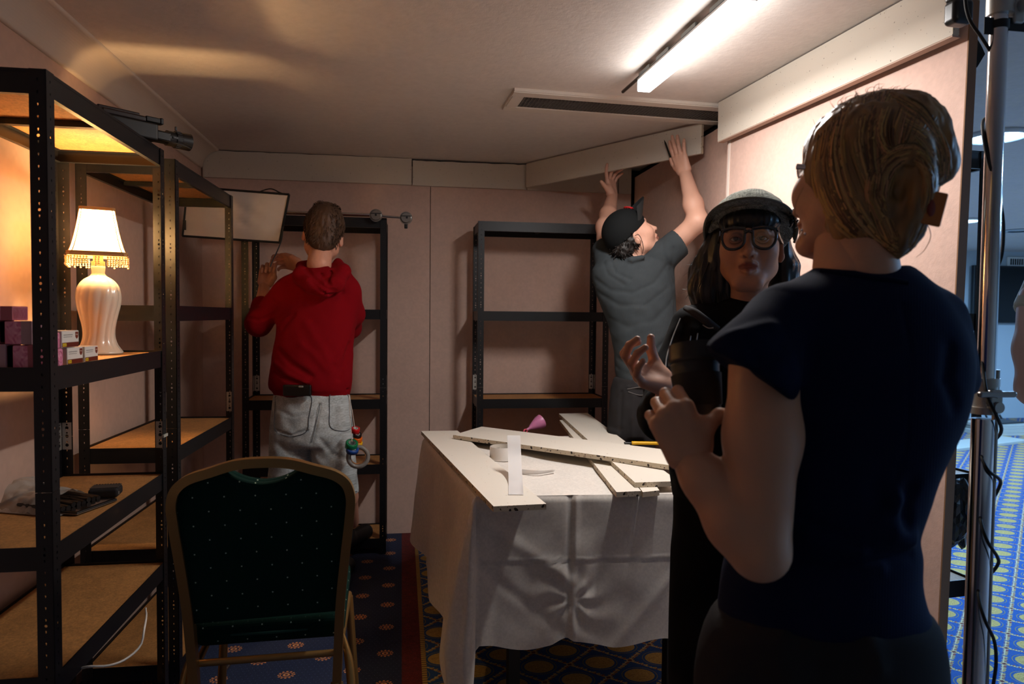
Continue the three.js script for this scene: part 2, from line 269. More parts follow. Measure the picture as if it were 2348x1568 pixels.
// neighbouring room: downlights, wall vent, television
{
  const spots = [[2.854, -3.02], [4.5, -1.1], [5.6, -3.0], [6.4, -.6], [2.85, -5.6], [5.0, -5.6], [7.2, -3.0], [7.2, -5.6]];
  for (const [x, z] of spots) {
    const o = thing('downlight', 'round white ceiling downlight in the neighbouring blue room', 'light', [x, CEIL - .022, z], 0, 'downlights of the neighbouring room');
    part(o, 'trim_ring', lathe([[.116, .004], [.126, .0], [.134, .004], [.136, .021], [.116, .021]], 40), std({ color: 0xdfe4e6, roughness: .5 }));
    part(o, 'lens', cyl(.117, .117, .006, 0, .012, 0, 40), std({ color: 0xffffff, emissive: new THREE.Color(DOWN.color), emissiveIntensity: DOWN.glow }));
    const e = new THREE.RectAreaLight(DOWN.color, DOWN.level, .17, .17); e.position.set(0, .004, 0); e.rotation.x = -Math.PI / 2; e.name = 'downlight_glow'; o.add(e);
  }
  const dead = thing('ceiling_fitting', 'flat round ceiling fitting beyond the lit downlight', 'fitting', [6.1, CEIL - .012, -6.15]); part(dead, 'trim_ring', lathe([[.09, .0], [.15, .002], [.155, .011], [.0, .011]], 40), std({ color: 0xb7c0c4, roughness: .5 }));
  const tvw = thing('television', 'large black flat television on the far wall', 'television', [8.08, 1.53, -8.0]);
  part(tvw, 'screen_housing', rbox(1.6, .74, .05, .01, 0, .1, 0), M.plasticBlack); part(tvw, 'screen', box(1.55, .68, .004, 0, .1, .026), M.glassDark);
  const av = thing('wall_vent', 'small pale slotted vent on the far wall above the television', 'vent', [7.98, 1.995, -8.05]); part(av, 'plate', rbox(.3, .13, .02, .004, 0, .065, 0), M.white); for (let k = 0; k < 7; k++) part(av, 'slot', box(.02, .08, .004, -.1 + k * .033, .065, .011), M.black);
}
// ---------------------------------------------------------------- boltless shelving racks
const FL = .034, TH = .0018, RH = 1.8;
function flangeGeo(y0, y1) {                                    // flat strip with key slots, in the xy plane, x from 0 to FL
  const s = new THREE.Shape(); s.moveTo(0, y0); s.lineTo(FL, y0); s.lineTo(FL, y1); s.lineTo(0, y1); s.lineTo(0, y0);
  for (let y = y0 + .02, k = 0; y < y1 - .012; y += .026, k++) {
    const h = new THREE.Path(), cx = FL * .5; h.moveTo(cx - .0019, y + .0016); h.lineTo(cx, y + .0034); h.lineTo(cx + .0019, y + .0016); h.lineTo(cx + .0008, y - .0032); h.lineTo(cx - .0008, y - .0032); h.lineTo(cx - .0019, y + .0016); s.holes.push(h);
    if (k % 6 === 4) { const c = new THREE.Path(); for (let j = 0; j <= 8; j++) { const a = -j / 8 * Math.PI * 2, x = cx + .0034 * Math.cos(a), yy = y + .013 + .0034 * Math.sin(a); j ? c.lineTo(x, yy) : c.moveTo(x, yy); } s.holes.push(c); }
  }
  const g = new THREE.ExtrudeGeometry(s, { depth: TH, bevelEnabled: false }); g.deleteAttribute('uv'); return uvBox(g);
}
const halves = [[.003, .899], [.9, RH]].map(([a, b]) => { const f = flangeGeo(a, b), side = f.clone(); side.rotateY(Math.PI / 2); side.translate(0, 0, 0);   // corner at the origin: one flange along +x, one along -z
  return merge([f.clone().translate(0, 0, -TH), side]); });
const plateGeo = (() => { const s = new THREE.Shape(), w = .026, h = .085; s.moveTo(0, 0); s.lineTo(w, 0); s.lineTo(w, h); s.lineTo(0, h); s.lineTo(0, 0);
  for (const y of [.014, .042, .068]) { const p = new THREE.Path(); for (let j = 0; j <= 8; j++) { const a = -j / 8 * Math.PI * 2; const x = w / 2 + .0055 * Math.cos(a), yy = y + .0055 * Math.sin(a); j ? p.lineTo(x, yy) : p.moveTo(x, yy); } s.holes.push(p);
    const q = new THREE.Path(); for (let j = 0; j <= 6; j++) { const a = -j / 6 * Math.PI * 2; const x = w / 2 + .0032 * Math.cos(a), yy = y + .0105 + .0032 * Math.sin(a); j ? q.lineTo(x, yy) : q.moveTo(x, yy); } s.holes.push(q); }
  return extrude(s, .0015); })();
const beamGeos = {};
function beamGeo(L) { const k = L.toFixed(3); return beamGeos[k] ||= merge([box(L, .052, .0018, 0, -.026, 0), box(L, .0016, .012, 0, -.0512, -.006), box(L, .0016, .014, 0, -.016, -.007), box(L, .007, .0022, 0, -.0035, .0005)]); }
function makeRack(label, pos, turn, W, D, tiers, opt = {}) {
  const o = thing('shelving_rack', label, 'shelving', pos, turn);
  const corner = [[-1, 1], [1, 1], [-1, -1], [1, -1]];
  for (const [sx, sz] of corner) for (const [hi, g] of halves.entries()) {
    const m = part(o, 'post', g, M.rack); m.position.set(sx * W / 2, 0, sz * D / 2); m.scale.set(-sx, 1, sz);
    if (hi === 0) { const a = part(m, 'splice_plate', plateGeo, M.galv); a.position.set(.005, .858, -TH - .0018); const b = part(m, 'splice_plate', plateGeo, M.galv); b.rotation.y = Math.PI / 2; b.position.set(TH + .0003, .858, -.005); }
  }
  for (const y of tiers) {
    const bx = beamGeo(W - .01), bz = beamGeo(D - .01);
    for (const s of [1, -1]) {
      const f = part(o, 'beam', bx, M.rack); f.position.set(0, y, s * (D / 2 - .0042)); f.rotation.y = s > 0 ? 0 : Math.PI;
      const e = part(o, 'beam', bz, M.rack); e.position.set(s * (W / 2 - .0042), y, 0); e.rotation.y = s * Math.PI / 2;
    }
    part(o, 'shelf_board', box(W - .016, .008, D - .016, 0, y - .0105, 0), M.chip, 'brown hardboard shelf');
    part(o, 'centre_support', box(.022, .016, D - .02, 0, y - .0232, 0), M.rack);
  }
  return o;
}
const RW = .74, RD = .31;
{
  // rack beside the camera: long side faces the room, runs away along the left wall
  const r1 = makeRack('black metal shelving rack carrying the lit table lamp', [-.742 - RD / 2, 0, -1.626 - RW / 2], Math.PI / 2, RW, RD, [RH, 1.17, .781, .495, .09]);
  // pale joint band on its nearest post
  part(r1, 'joint_band', [box(FL + .004, .0085, .004, -RW / 2, .9, 0).translate(FL / 2 - .001 + RW - FL, 0, RD / 2 + .002), box(.004, .0085, FL + .004, RW / 2 + .002, .9, RD / 2 - FL / 2 + .001)], M.bandGrey, 'pale plastic band where the post halves meet');
  makeRack('empty black shelving rack between the lamp rack and the softbox', [-.742 - RD / 2 + .004, 0, -2.49 - .37], Math.PI / 2 - .02, RW, RD, [RH, 1.313, .835, .49, .09]);
  makeRack('black shelving rack behind the person in the red hoodie', [-.447, 0, -3.772 - .145], 0, .735, .29, [RH, 1.316, .838, .488, .087]);
  makeRack('empty black shelving rack at the back wall beside the person in the cap', [.775, 0, -3.765 - .145], -.005, .735, .29, [RH, 1.314, .834, .488, .087]);
  const r5 = makeRack('leaning black shelving rack behind the pink flat', [1.585, 0, -2.235], Math.PI / 2 + .09, .74, .28, [RH, 1.31, .82, .49, .09]);
}
// ---------------------------------------------------------------- table lamp
{
  const o = thing('table_lamp', 'lit cream ceramic table lamp with beaded fringe shade', 'lamp', [-.897, 1.1645, -2.262], .35);
  const prof = [[.0, .0], [.062, .0], [.064, .004], [.059, .012], [.049, .027], [.0425, .05], [.0435, .08], [.051, .115], [.058, .147], [.0595, .176], [.052, .204], [.038, .222], [.022, .233], [.018, .24], [.018, .262], [.0, .262]];
  const c = new THREE.CatmullRomCurve3(prof.map(p => V(p[0], p[1], 0)), false, 'centripetal'), n = 60, seg = 120, pos = [], idx = [];
  for (let i = 0; i <= n; i++) { const p = c.getPoint(i / n); for (let j = 0; j <= seg; j++) { const a = j / seg * Math.PI * 2, tw = a * 12 + p.y * 26, k = Math.min(1, Math.max(0, (p.y - .004) / .03)) * Math.min(1, Math.max(0, (.25 - p.y) / .03)), r = Math.max(0, p.x * (1 + .055 * k * (Math.abs(Math.cos(tw / 2)) - .6))); pos.push(Math.cos(a) * r, p.y, Math.sin(a) * r); } }
  for (let i = 0; i < n; i++) for (let j = 0; j < seg; j++) { const a = i * (seg + 1) + j, b = a + seg + 1; idx.push(a, b, a + 1, b, b + 1, a + 1); }
  const g = new THREE.BufferGeometry(); g.setAttribute('position', new THREE.Float32BufferAttribute(pos, 3)); g.setIndex(idx); g.computeVertexNormals();
  part(o, 'base', g, phy({ color: 0xe6d9c4, roughness: .22, clearcoat: .5, clearcoatRoughness: .1 }), 'glossy cream base with twisted flutes');
  part(o, 'socket', [cyl(.012, .014, .068, 0, .294, 0), cyl(.018, .018, .02, 0, .266, 0)], std({ color: 0xd8c28a, roughness: .4, metalness: .6 }));
  // square bell shade: four curved faces
  const mShade = phy({ color: 0xfff0d8, roughness: 1, transmission: .9, thickness: 0, side: THREE.DoubleSide });
  const y0 = .292, H = .138, w = t => .078 - .034 * Math.pow(t, .62), ring = t => { const r = w(t), cut = r * .14, p = []; for (const [sx, sz] of [[1, 1], [-1, 1], [-1, -1], [1, -1]]) { const flip = sx * sz > 0; const a = [sx * r, sz * (r - cut)], b = [sx * (r - cut), sz * r]; flip ? p.push(a, b) : p.push(b, a); } return p; };
  const sp = [], si = [], K = 14; for (let i = 0; i <= K; i++) { const t = i / K; for (const q of ring(t)) sp.push(q[0], y0 + H * t, q[1]); }
  for (let i = 0; i < K; i++) for (let j = 0; j < 8; j++) { const a = i * 8 + j, b = i * 8 + (j + 1) % 8; si.push(a, a + 8, b, b, a + 8, b + 8); }
  let sg = new THREE.BufferGeometry(); sg.setAttribute('position', new THREE.Float32BufferAttribute(sp, 3)); sg.setIndex(si); sg = sg.toNonIndexed(); sg.computeVertexNormals();
  const shade = part(o, 'shade', sg, mShade, 'glowing cream fabric shade');
  const mTrim = std({ color: 0xb98a52, roughness: .8 });
  const loop = (t, hh, out) => { const gs = []; const r = ring(t).map(q => V(q[0] * (1 + out), y0 + H * t, q[1] * (1 + out))); for (let j = 0; j < 8; j++) { const a = r[j], b = r[(j + 1) % 8]; const L = a.distanceTo(b), bx = box(L + .002, hh, .003), d = b.clone().sub(a); bx.rotateY(Math.atan2(-d.z, d.x)); bx.translate((a.x + b.x) / 2, a.y, (a.z + b.z) / 2); gs.push(bx); } return gs; };
  part(shade, 'bottom_trim', loop(.02, .012, .012), mTrim, 'brown braid along the lower edge'); part(shade, 'top_trim', loop(.985, .009, .012), mTrim);
  for (const k of [0, 2, 4, 6]) for (const e of [0, 1]) { const pts = []; for (let i = 0; i <= K; i++) { const q = ring(i / K)[k + e]; pts.push(V(q[0] * 1.006, y0 + H * i / K, q[1] * 1.006)); } part(shade, 'rib', tube(pts, .0012, 16, 5), mTrim); }
  // bead fringe: strings hanging in clusters from the lower edge
  const bead = new THREE.SphereGeometry(.0031, 6, 4), mBead = phy({ color: 0xf1dfb8, roughness: .15, transmission: .35, thickness: 0 });
  const r0 = ring(.0); let count = 0;
  for (let j = 0; j < 8; j++) { const a = r0[j], b = r0[(j + 1) % 8], L = Math.hypot(b[0] - a[0], b[1] - a[1]), m = Math.max(1, Math.round(L / .0075)); for (let k = 0; k < m; k++) { const t = (k + .5) / m; if (L > .08 && ((t > .33 && t < .43) || (t > .58 && t < .68))) continue; const x = (a[0] + (b[0] - a[0]) * t) * 1.01, z = (a[1] + (b[1] - a[1]) * t) * 1.01, bs = []; const len = 4 + Math.round(hash3(j, k, 2) * .8); for (let q = 0; q < len; q++) bs.push(bead.clone().translate(x + rr(-.0006, .0006), y0 - .008 - q * .0058, z)); part(shade, 'bead_string', bs, mBead); count++; } }
  part(o, 'bulb', lathe([[.0, 0], [.012, .0], [.013, .018], [.02, .035], [.026, .052], [.024, .068], [.014, .08], [0, .083]], 20).translate(0, .326, 0), std({ color: 0xffffff, emissive: new THREE.Color(LAMP.color), emissiveIntensity: LAMP.glow }));
  const l = new THREE.PointLight(LAMP.color, LAMP.power, 0, 2); l.position.set(0, .380, 0); l.castShadow = true; l.name = 'lamp_glow'; o.add(l);
}
// ---------------------------------------------------------------- soap bars and cartons on the lamp shelf
{
  const soapTex = canvasTex(128, 128, (c) => { const im = c.createImageData(128, 128); for (let k = 0; k < 128 * 128; k++) { const x = k % 128, y = k >> 7, m = vnoise(x * .06 + 2 * vnoise(x * .03, y * .03, 3), y * .05 + 2 * vnoise(y * .04, x * .03, 9), 1); im.data[k * 4] = clamp255(224 + 22 * m); im.data[k * 4 + 1] = clamp255(128 + 44 * m); im.data[k * 4 + 2] = clamp255(160 + 36 * m); im.data[k * 4 + 3] = 255; } c.putImageData(im, 0, 0); }); soapTex.repeat.set(14, 14);
  const mSoap = phy({ map: soapTex, roughness: .35, clearcoat: .4, clearcoatRoughness: .2 }), mWrap = std({ color: 0xb7929a, roughness: .4 }), mPinkCard = std({ color: 0xb2606c, roughness: .6 });
  const y = 1.166, X = -.762;                                                            // shelf board top, front line
  const soap = (label, x, yy, z, w, h, d, mark) => { const o = thing('soap_bar', label, 'soap', [x, yy, z], .02, 'wrapped pink soap bars'); part(o, 'bar', rbox(w, h, d, .004, 0, h / 2, 0), mSoap); part(o, 'wrapper_band', rbox(w * .5, h + .0016, d + .0016, .002, -w * .26, h / 2, 0), mWrap, 'clear wrapper band'); if (mark) { const rg = new THREE.TorusGeometry(.012, .0016, 6, 24).rotateY(Math.PI / 2); part(o, 'stamp', [rg.clone().translate(w / 2, h / 2 + .003, 0), new THREE.TorusGeometry(.006, .0014, 6, 16).rotateY(Math.PI / 2).translate(w / 2, h / 2 - .012, 0)], mSoap, 'moulded emblem'); } return o; };
  soap('pink marbled soap bar with moulded emblem at the shelf edge', X - .03, y, -1.712, .06, .04, .036, true);
  soap('pink soap bar stacked under the upper carton', X - .03, y + .0405, -1.704, .06, .036, .026);
  // white cartons with brown foot and shield
  const cart = canvasTex(512, 256, (c) => { c.fillStyle = '#e9e3da'; c.fillRect(0, 0, 512, 256); c.fillStyle = '#6b2413'; c.fillRect(0, 178, 512, 78); c.fillStyle = '#e2c22c'; c.fillRect(18, 190, 112, 52); c.fillStyle = '#8d7a1e'; for (let k = 0; k < 8; k++) c.fillRect(30 + k * 11, 208 + (k % 3) * 2, 8, 16);
    c.fillStyle = '#4b4440'; for (let k = 0; k < 27; k++) { c.fillRect(40 + k * 10.5, 46 + (k % 4) * 1.5, 7 + k % 3, 15 - (k % 4) * 2); c.fillRect(40 + k * 10, 82 + (k % 3), 7, 9); }
    c.fillStyle = '#7a2c17'; c.beginPath(); c.moveTo(404, 10); c.lineTo(504, 10); c.lineTo(504, 80); c.quadraticCurveTo(490, 118, 454, 128); c.quadraticCurveTo(416, 116, 404, 80); c.fill(); c.fillStyle = '#e9d9c4'; c.lineWidth = 6; c.strokeStyle = '#e9d9c4'; c.beginPath(); c.moveTo(424, 66); c.quadraticCurveTo(436, 30, 448, 60); c.quadraticCurveTo(460, 30, 470, 60); c.quadraticCurveTo(480, 72, 488, 48); c.stroke(); });
  cart.wrapS = cart.wrapT = THREE.ClampToEdgeWrapping;
  const mCart = std({ map: cart, roughness: .45 }), mCard = std({ color: 0xe9e3da, roughness: .5 });
  const carton = (label, z, yy, L, h, dx, turn) => { const o = thing('soap_carton', label, 'carton', [X - .03 + dx, yy, z], turn, 'white and brown soap cartons'); const W = .05; part(o, 'box', rbox(W, h, L, .0012, 0, h / 2, 0), mCard); const f = new THREE.PlaneGeometry(L - .002, h - .002); f.rotateY(Math.PI / 2); f.translate(W / 2 + .0003, h / 2, 0); part(o, 'printed_front', f, mCart, 'white front with brown foot, yellow tag and brown shield'); part(o, 'lid_flap', rbox(W - .001, .0008, L, .0003, 0, h + .0006, 0), mCard); return o; };
  carton('white soap carton on top of the pink soap bar', -1.772, y + .0405, .088, .038, .002, .02);
  carton('white soap carton on the shelf next to the pink emblem bar', -1.80, y, .078, .038, 0, -.01);
  carton('white soap carton standing against the lamp foot', -1.888, y, .078, .037, 0, .02);
  // pile of pink packs behind the near post
  const pile = [[-.80, 0, -1.675, .05, .05], [-.862, 0, -1.675, .05, .052], [-.93, 0, -1.68, .056, .05], [-.815, .052, -1.68, .055, .05], [-.88, .0535, -1.68, .055, .05], [-.945, .052, -1.685, .05, .05], [-.855, .104, -1.68, .06, .03], [-.925, .104, -1.685, .06, .03]];
  pile.forEach(([x, dy, z, w, h], k) => { const o = thing('soap_pack', ['pink soap pack in the bottom row behind the near rack post', 'pink soap pack in the middle row behind the near rack post', 'pink soap pack on top of the pile behind the near rack post'][dy > .1 ? 2 : dy > .01 ? 1 : 0], 'soap', [x, y + dy, z], .03 * (k % 3 - 1), 'piled pink soap packs'); part(o, 'pack', rbox(w, h, .06, .003, 0, h / 2, 0), k % 3 === 1 ? mPinkCard : mSoap); part(o, 'label_band', rbox(w * .4, h + .001, .0612, .002, w * .3, h / 2, 0), k % 2 ? mWrap : mPinkCard); });
}
// ---------------------------------------------------------------- lower shelf: torn bag of markers, pouch, phone
{
  const y = .7765, lo = thing('marker_bag', 'torn clear plastic bag of black markers on the shelf', 'bag', [-.905, y, -1.99], -.35);
  const mClear = phy({ color: 0xcfc6ba, roughness: .35, transmission: .55, thickness: 0, side: THREE.DoubleSide });
  const NX = 22, NY = 18, pos = [], idx = [];
  for (let j = 0; j <= NY; j++) for (let i = 0; i <= NX; i++) { const u = i / NX - .5, v = j / NY; const arch = .05 * (1 - Math.pow(Math.abs(u) * 2, 3)) * (1 - .35 * v) + .006; pos.push(-.10 + v * .13 + .008 * vnoise(u * 9, v * 7, 2), arch + .05 * Math.max(0, .35 - v) * (1 - Math.abs(u) * 1.2) + .006 * vnoise(u * 14, v * 12, 5), u * .17 * (1 - .15 * (1 - v))); }
  for (let j = 0; j < NY; j++) for (let i = 0; i < NX; i++) { const a = j * (NX + 1) + i, b = a + NX + 1; idx.push(a, a + 1, b, b, a + 1, b + 1); }
  const g = new THREE.BufferGeometry(); g.setAttribute('position', new THREE.Float32BufferAttribute(pos, 3)); g.setIndex(idx); g.computeVertexNormals(); part(lo, 'bag_film', g, mClear, 'crumpled clear film');
  part(lo, 'bag_base', rbox(.2, .002, .165, .0008, -.01, .0012, 0), mClear);
  for (let k = 0; k < 9; k++) { const z = -.07 + k * .0165, pen = thing('marker', 'glossy black marker in the row sliding out of the clear bag', 'marker', [-.893, y + .005, -1.985], -.35, 'black markers in the clear bag');
    part(pen, 'barrel', between(new THREE.CylinderGeometry(.0062, .0062, .125, 10), V(-.055, .012 + (k % 2) * .006, z), V(.065, .007 + (k % 3) * .002, z + .012)), M.plasticBlack); part(pen, 'cap', between(new THREE.CylinderGeometry(.0068, .0068, .045, 10), V(.03, .010 + (k % 2) * .003, z + .009), V(.07, .0075 + (k % 3) * .002, z + .0125)), M.plasticBlack); }
  const ph = thing('phone', 'black phone lying flat at the shelf edge', 'phone', [-.815, y, -1.965], 1.25); part(ph, 'body', rbox(.142, .009, .068, .004, 0, .0045, 0), M.plasticBlack); part(ph, 'screen', rbox(.132, .0012, .06, .0005, 0, .0094, 0), M.glassDark); part(ph, 'edge_frame', rbox(.1425, .0022, .0685, .001, 0, .0032, 0), M.steel, 'silver edge');
  const po = thing('pouch', 'small black zipped pouch on the shelf behind the phone', 'pouch', [-.815, y, -2.085], .12); part(po, 'body', rbox(.075, .026, .058, .008, 0, .013, 0, 3), std({ color: 0x111012, roughness: .7, bumpMap: weaveBump, bumpScale: .0006 })); part(po, 'flap', rbox(.07, .0018, .044, .0006, 0, .0265, -.003), std({ color: 0x3d3733, roughness: .6 })); part(po, 'zip', [...Array(9)].map((_, k) => box(.0035, .002, .004, -.028 + k * .007, .027, -.025)), M.rubber); part(po, 'toggle', rbox(.005, .008, .004, .001, .036, .012, .02), M.galv);
}
// ---------------------------------------------------------------- camcorder on top of the near rack
{
  const o = thing('camcorder', 'black and dark red camcorder lying on top of the rack', 'camera', [-.797, 1.8005, -2.262], Math.atan2(-.167, .155)); o.scale.setScalar(.62);
  const red = std({ color: 0x1c070a, roughness: .35 }), blk = std({ color: 0x060607, roughness: .45 });
  // long axis along -z (towards the back wall)
  part(o, 'body', [rbox(.09, .085, .26, .012, -.01, .062, .02, 3), rbox(.075, .05, .09, .01, -.008, .05, -.13, 3)], blk);
  part(o, 'top_deck', [rbox(.082, .028, .2, .008, -.012, .114, .045, 3)], red, 'dark red upper shell'); part(o, 'carry_handle', [rbox(.022, .016, .19, .006, -.01, .137, .06, 3), rbox(.022, .03, .022, .005, -.01, .12, -.028), rbox(.022, .03, .022, .005, -.01, .12, .14)], red);
  part(o, 'viewfinder', [rbox(.03, .026, .07, .005, .018, .118, -.085, 3), rbox(.036, .032, .018, .006, .018, .118, -.125)], blk);
  const lens = part(o, 'lens', [between(new THREE.CylinderGeometry(.036, .038, .07, 28), V(-.008, .052, -.165), V(-.008, .052, -.235)), between(new THREE.CylinderGeometry(.041, .041, .028, 28), V(-.008, .052, -.205), V(-.008, .052, -.232)), between(new THREE.CylinderGeometry(.044, .042, .05, 28), V(-.008, .052, -.23), V(-.008, .052, -.285))], blk);
  part(lens, 'zoom_ring', [...Array(20)].map((_, k) => { const a = k / 20 * 6.283; return box(.003, .003, .024, -.008 + .0415 * Math.cos(a), .052 + .0415 * Math.sin(a), -.218); }), M.rubber);
  part(lens, 'front_glass', between(new THREE.CylinderGeometry(.033, .033, .003, 24), V(-.008, .052, -.283), V(-.008, .052, -.286)), M.glassDark);
  part(o, 'lever', rbox(.008, .02, .01, .002, .02, .1, -.2), blk);
  part(o, 'strap', tube([V(.03, .03, -.11), V(.05, .022, -.17), V(.045, .016, -.24), V(.03, .012, -.27), V(.012, .02, -.275)], .004, 24, 6), M.rubber);
  const badge = canvasTex(128, 32, (c) => { c.fillStyle = '#101011'; c.fillRect(0, 0, 128, 32); c.fillStyle = '#8b8b8b'; c.font = 'bold 22px sans-serif'; c.fillText('VF-45', 20, 24); }); badge.wrapS = badge.wrapT = THREE.ClampToEdgeWrapping;
  const bg = new THREE.PlaneGeometry(.04, .011); bg.rotateY(Math.PI / 2); bg.translate(.0345, .052, -.2); part(lens, 'lettering', bg, std({ map: badge, roughness: .5 }));
}
// ---------------------------------------------------------------- cables at the left wall
recentre(single('white_cable', 'thin white cable looping over the lowest shelf of the lamp rack', 'cable', tube([onY(320, 1395, .35).setX(-.80), P(331, 1440, 1.75), P(322, 1480, 1.73), P(290, 1510, 1.70), P(248, 1526, 1.66), P(205, 1528, 1.64), P(180, 1534, 1.66)], .0028, 60, 6), M.white));
recentre(single('lamp_cord', 'pale lamp cord hanging down the wall between the two racks', 'cable', tube([P(158, 880, 2.46), P(155, 930, 2.45), P(160, 980, 2.44), P(168, 1020, 2.44), P(172, 1060, 2.42)], .003, 40, 6), std({ color: 0xcabfa9, roughness: .6 })));
// ---------------------------------------------------------------- banquet chair seen from behind
{
  const o = thing('banquet_chair', 'green dotted banquet chair with gold frame seen from behind', 'chair', [-.326, 0, -1.77], .03);
  const gold = std({ color: 0xa8834e, roughness: .33, metalness: .75 });
  const dots = canvasTex(256, 256, (c) => { c.fillStyle = '#06251f'; c.fillRect(0, 0, 256, 256); for (let k = 0; k < 5000; k++) { c.fillStyle = k % 2 ? 'rgba(18,74,64,.35)' : 'rgba(4,20,20,.35)'; c.fillRect(hash3(k, 1, 1) * 256, hash3(k, 2, 1) * 256, 2, 1); } c.fillStyle = '#b9c9b4'; for (const [x, y] of [[32, 32], [96, 96], [160, 32], [224, 96], [32, 160], [96, 224], [160, 160], [224, 224]]) { c.beginPath(); c.arc(x, y, 3.4, 0, 7); c.fill(); } }); dots.repeat.set(1 / .14, 1 / .14);
  const fab = fabric({ map: dots, roughness: .95, bumpMap: weaveBump, bumpScale: .0006 });
  // back outline: legs rise, flare and close in an arch (x, y); thickness along z
  const half = [[.168, .36], [.172, .46], [.178, .58], [.190, .70], [.201, .80], [.203, .845], [.193, .878], [.168, .9], [.115, .918], [.06, .934], [0, .938]];
  const outline = [...half.map(p => V(p[0], p[1], 0)), ...half.slice(0, -1).reverse().map(p => V(-p[0], p[1], 0))];
  const tilt = p => V(p.x, p.y, .055 * Math.max(0, (p.y - .42)) / .5 + .0);               // leans back towards the camera
  const crv = new THREE.CatmullRomCurve3(outline.map(tilt), false, 'centripetal');
  // square-ish frame section swept along the outline
  const n = 90, sec = [[-.011, -.013], [.011, -.013], [.011, .013], [-.011, .013]], fp = [], fi = [];
  for (let i = 0; i <= n; i++) { const t = i / n, p = crv.getPoint(t), tg = crv.getTangent(t), nz = V(0, 0, 1), side = nz.clone().cross(tg).normalize(), up = tg.clone().cross(side).normalize(); for (const [a, b] of sec) { const q = p.clone().addScaledVector(side, a).addScaledVector(up, b); fp.push(q.x, q.y, q.z); } }
  for (let i = 0; i < n; i++) for (let j = 0; j < 4; j++) { const a = i * 4 + j, b = i * 4 + (j + 1) % 4; fi.push(a, b, a + 4, b, b + 4, a + 4); }
  let fg = new THREE.BufferGeometry(); fg.setAttribute('position', new THREE.Float32BufferAttribute(fp, 3)); fg.setIndex(fi); fg = fg.toNonIndexed(); fg.computeVertexNormals(); part(o, 'back_frame', fg, gold, 'arched gold tube frame');
  // padded back
  const sh = new THREE.Shape(), inn = half.map(([x, y]) => [x - .012, y - .012]); sh.moveTo(-inn[1][0], .548); sh.lineTo(inn[1][0], .556); for (const [x, y] of inn.slice(2, 9)) sh.lineTo(x, y); sh.lineTo(.085, .908); sh.quadraticCurveTo(.05, .880, 0, .878); sh.quadraticCurveTo(-.05, .880, -.085, .908); for (const [x, y] of inn.slice(2, 9).reverse()) sh.lineTo(-x, y); sh.lineTo(-inn[1][0], .548);
  const bg = extrude(sh, .016, .008); const bp = bg.attributes.position; for (let i = 0; i < bp.count; i++) bp.setZ(i, bp.getZ(i) - .02 + .055 * Math.max(0, bp.getY(i) - .42) / .5); bg.computeVertexNormals(); part(o, 'back_pad', bg, fab, 'dark green fabric with pale pin dots');
  part(o, 'pad_front', bg.clone().translate(0, 0, -.03), fab);
  // seat
  const sg = rbox(.37, .072, .40, .028, 0, .49, -.235, 4); const q = sg.attributes.position; for (let i = 0; i < q.count; i++) if (q.getY(i) > .495) q.setY(i, q.getY(i) + .016 * (1 - Math.pow(q.getX(i) / .2, 2)) * (1 - Math.pow((q.getZ(i) + .235) / .2, 2))); sg.computeVertexNormals();
  const seat = part(o, 'seat', sg, fab, 'green dotted seat cushion'); part(seat, 'piping', tube([V(-.165, .486, -.045), V(0, .487, -.033), V(.165, .486, -.045)], .004, 24, 6), std({ color: 0x0d4038, roughness: .9 }));
  part(o, 'seat_rail', [rod(V(-.172, .432, -.012), V(.172, .432, -.012), .009), rod(V(-.17, .42, -.02), V(-.18, .42, -.42), .009), rod(V(.17, .42, -.02), V(.18, .42, -.42), .009), rod(V(-.18, .42, -.42), V(.18, .42, -.42), .009)], gold);
  for (const s of [-1, 1]) { const fl = part(o, 'leg', [rod(V(s * .18, .42, -.40), V(s * .205, .012, -.43), .0125)], gold); part(fl, 'foot_cap', cyl(.015, .015, .012, s * .205, .006, -.43), M.rubber);
    const bl = part(o, 'leg', [between(new THREE.BoxGeometry(.022, .37, .024), V(s * .168, .365, .002), V(s * .188, .0, .075))], gold); part(bl, 'foot_cap', cyl(.015, .015, .012, s * .188, .006, .075), M.rubber);
    part(o, 'side_gusset', taperTube([V(s * .176, .47, -.06), V(s * .196, .40, -.03), V(s * .205, .30, .0), V(s * .20, .15, .05)], [.004, .011, .011, .008], 20, 8), gold); }
}
// ---------------------------------------------------------------- fallen bolt or pen on the carpet under the chair
recentre(single('steel_bolt', 'small shiny metal bolt on the blue carpet under the chair', 'bolt', [rod(onY(505, 1552, .008), onY(530, 1520, .012), .006)], M.chrome));
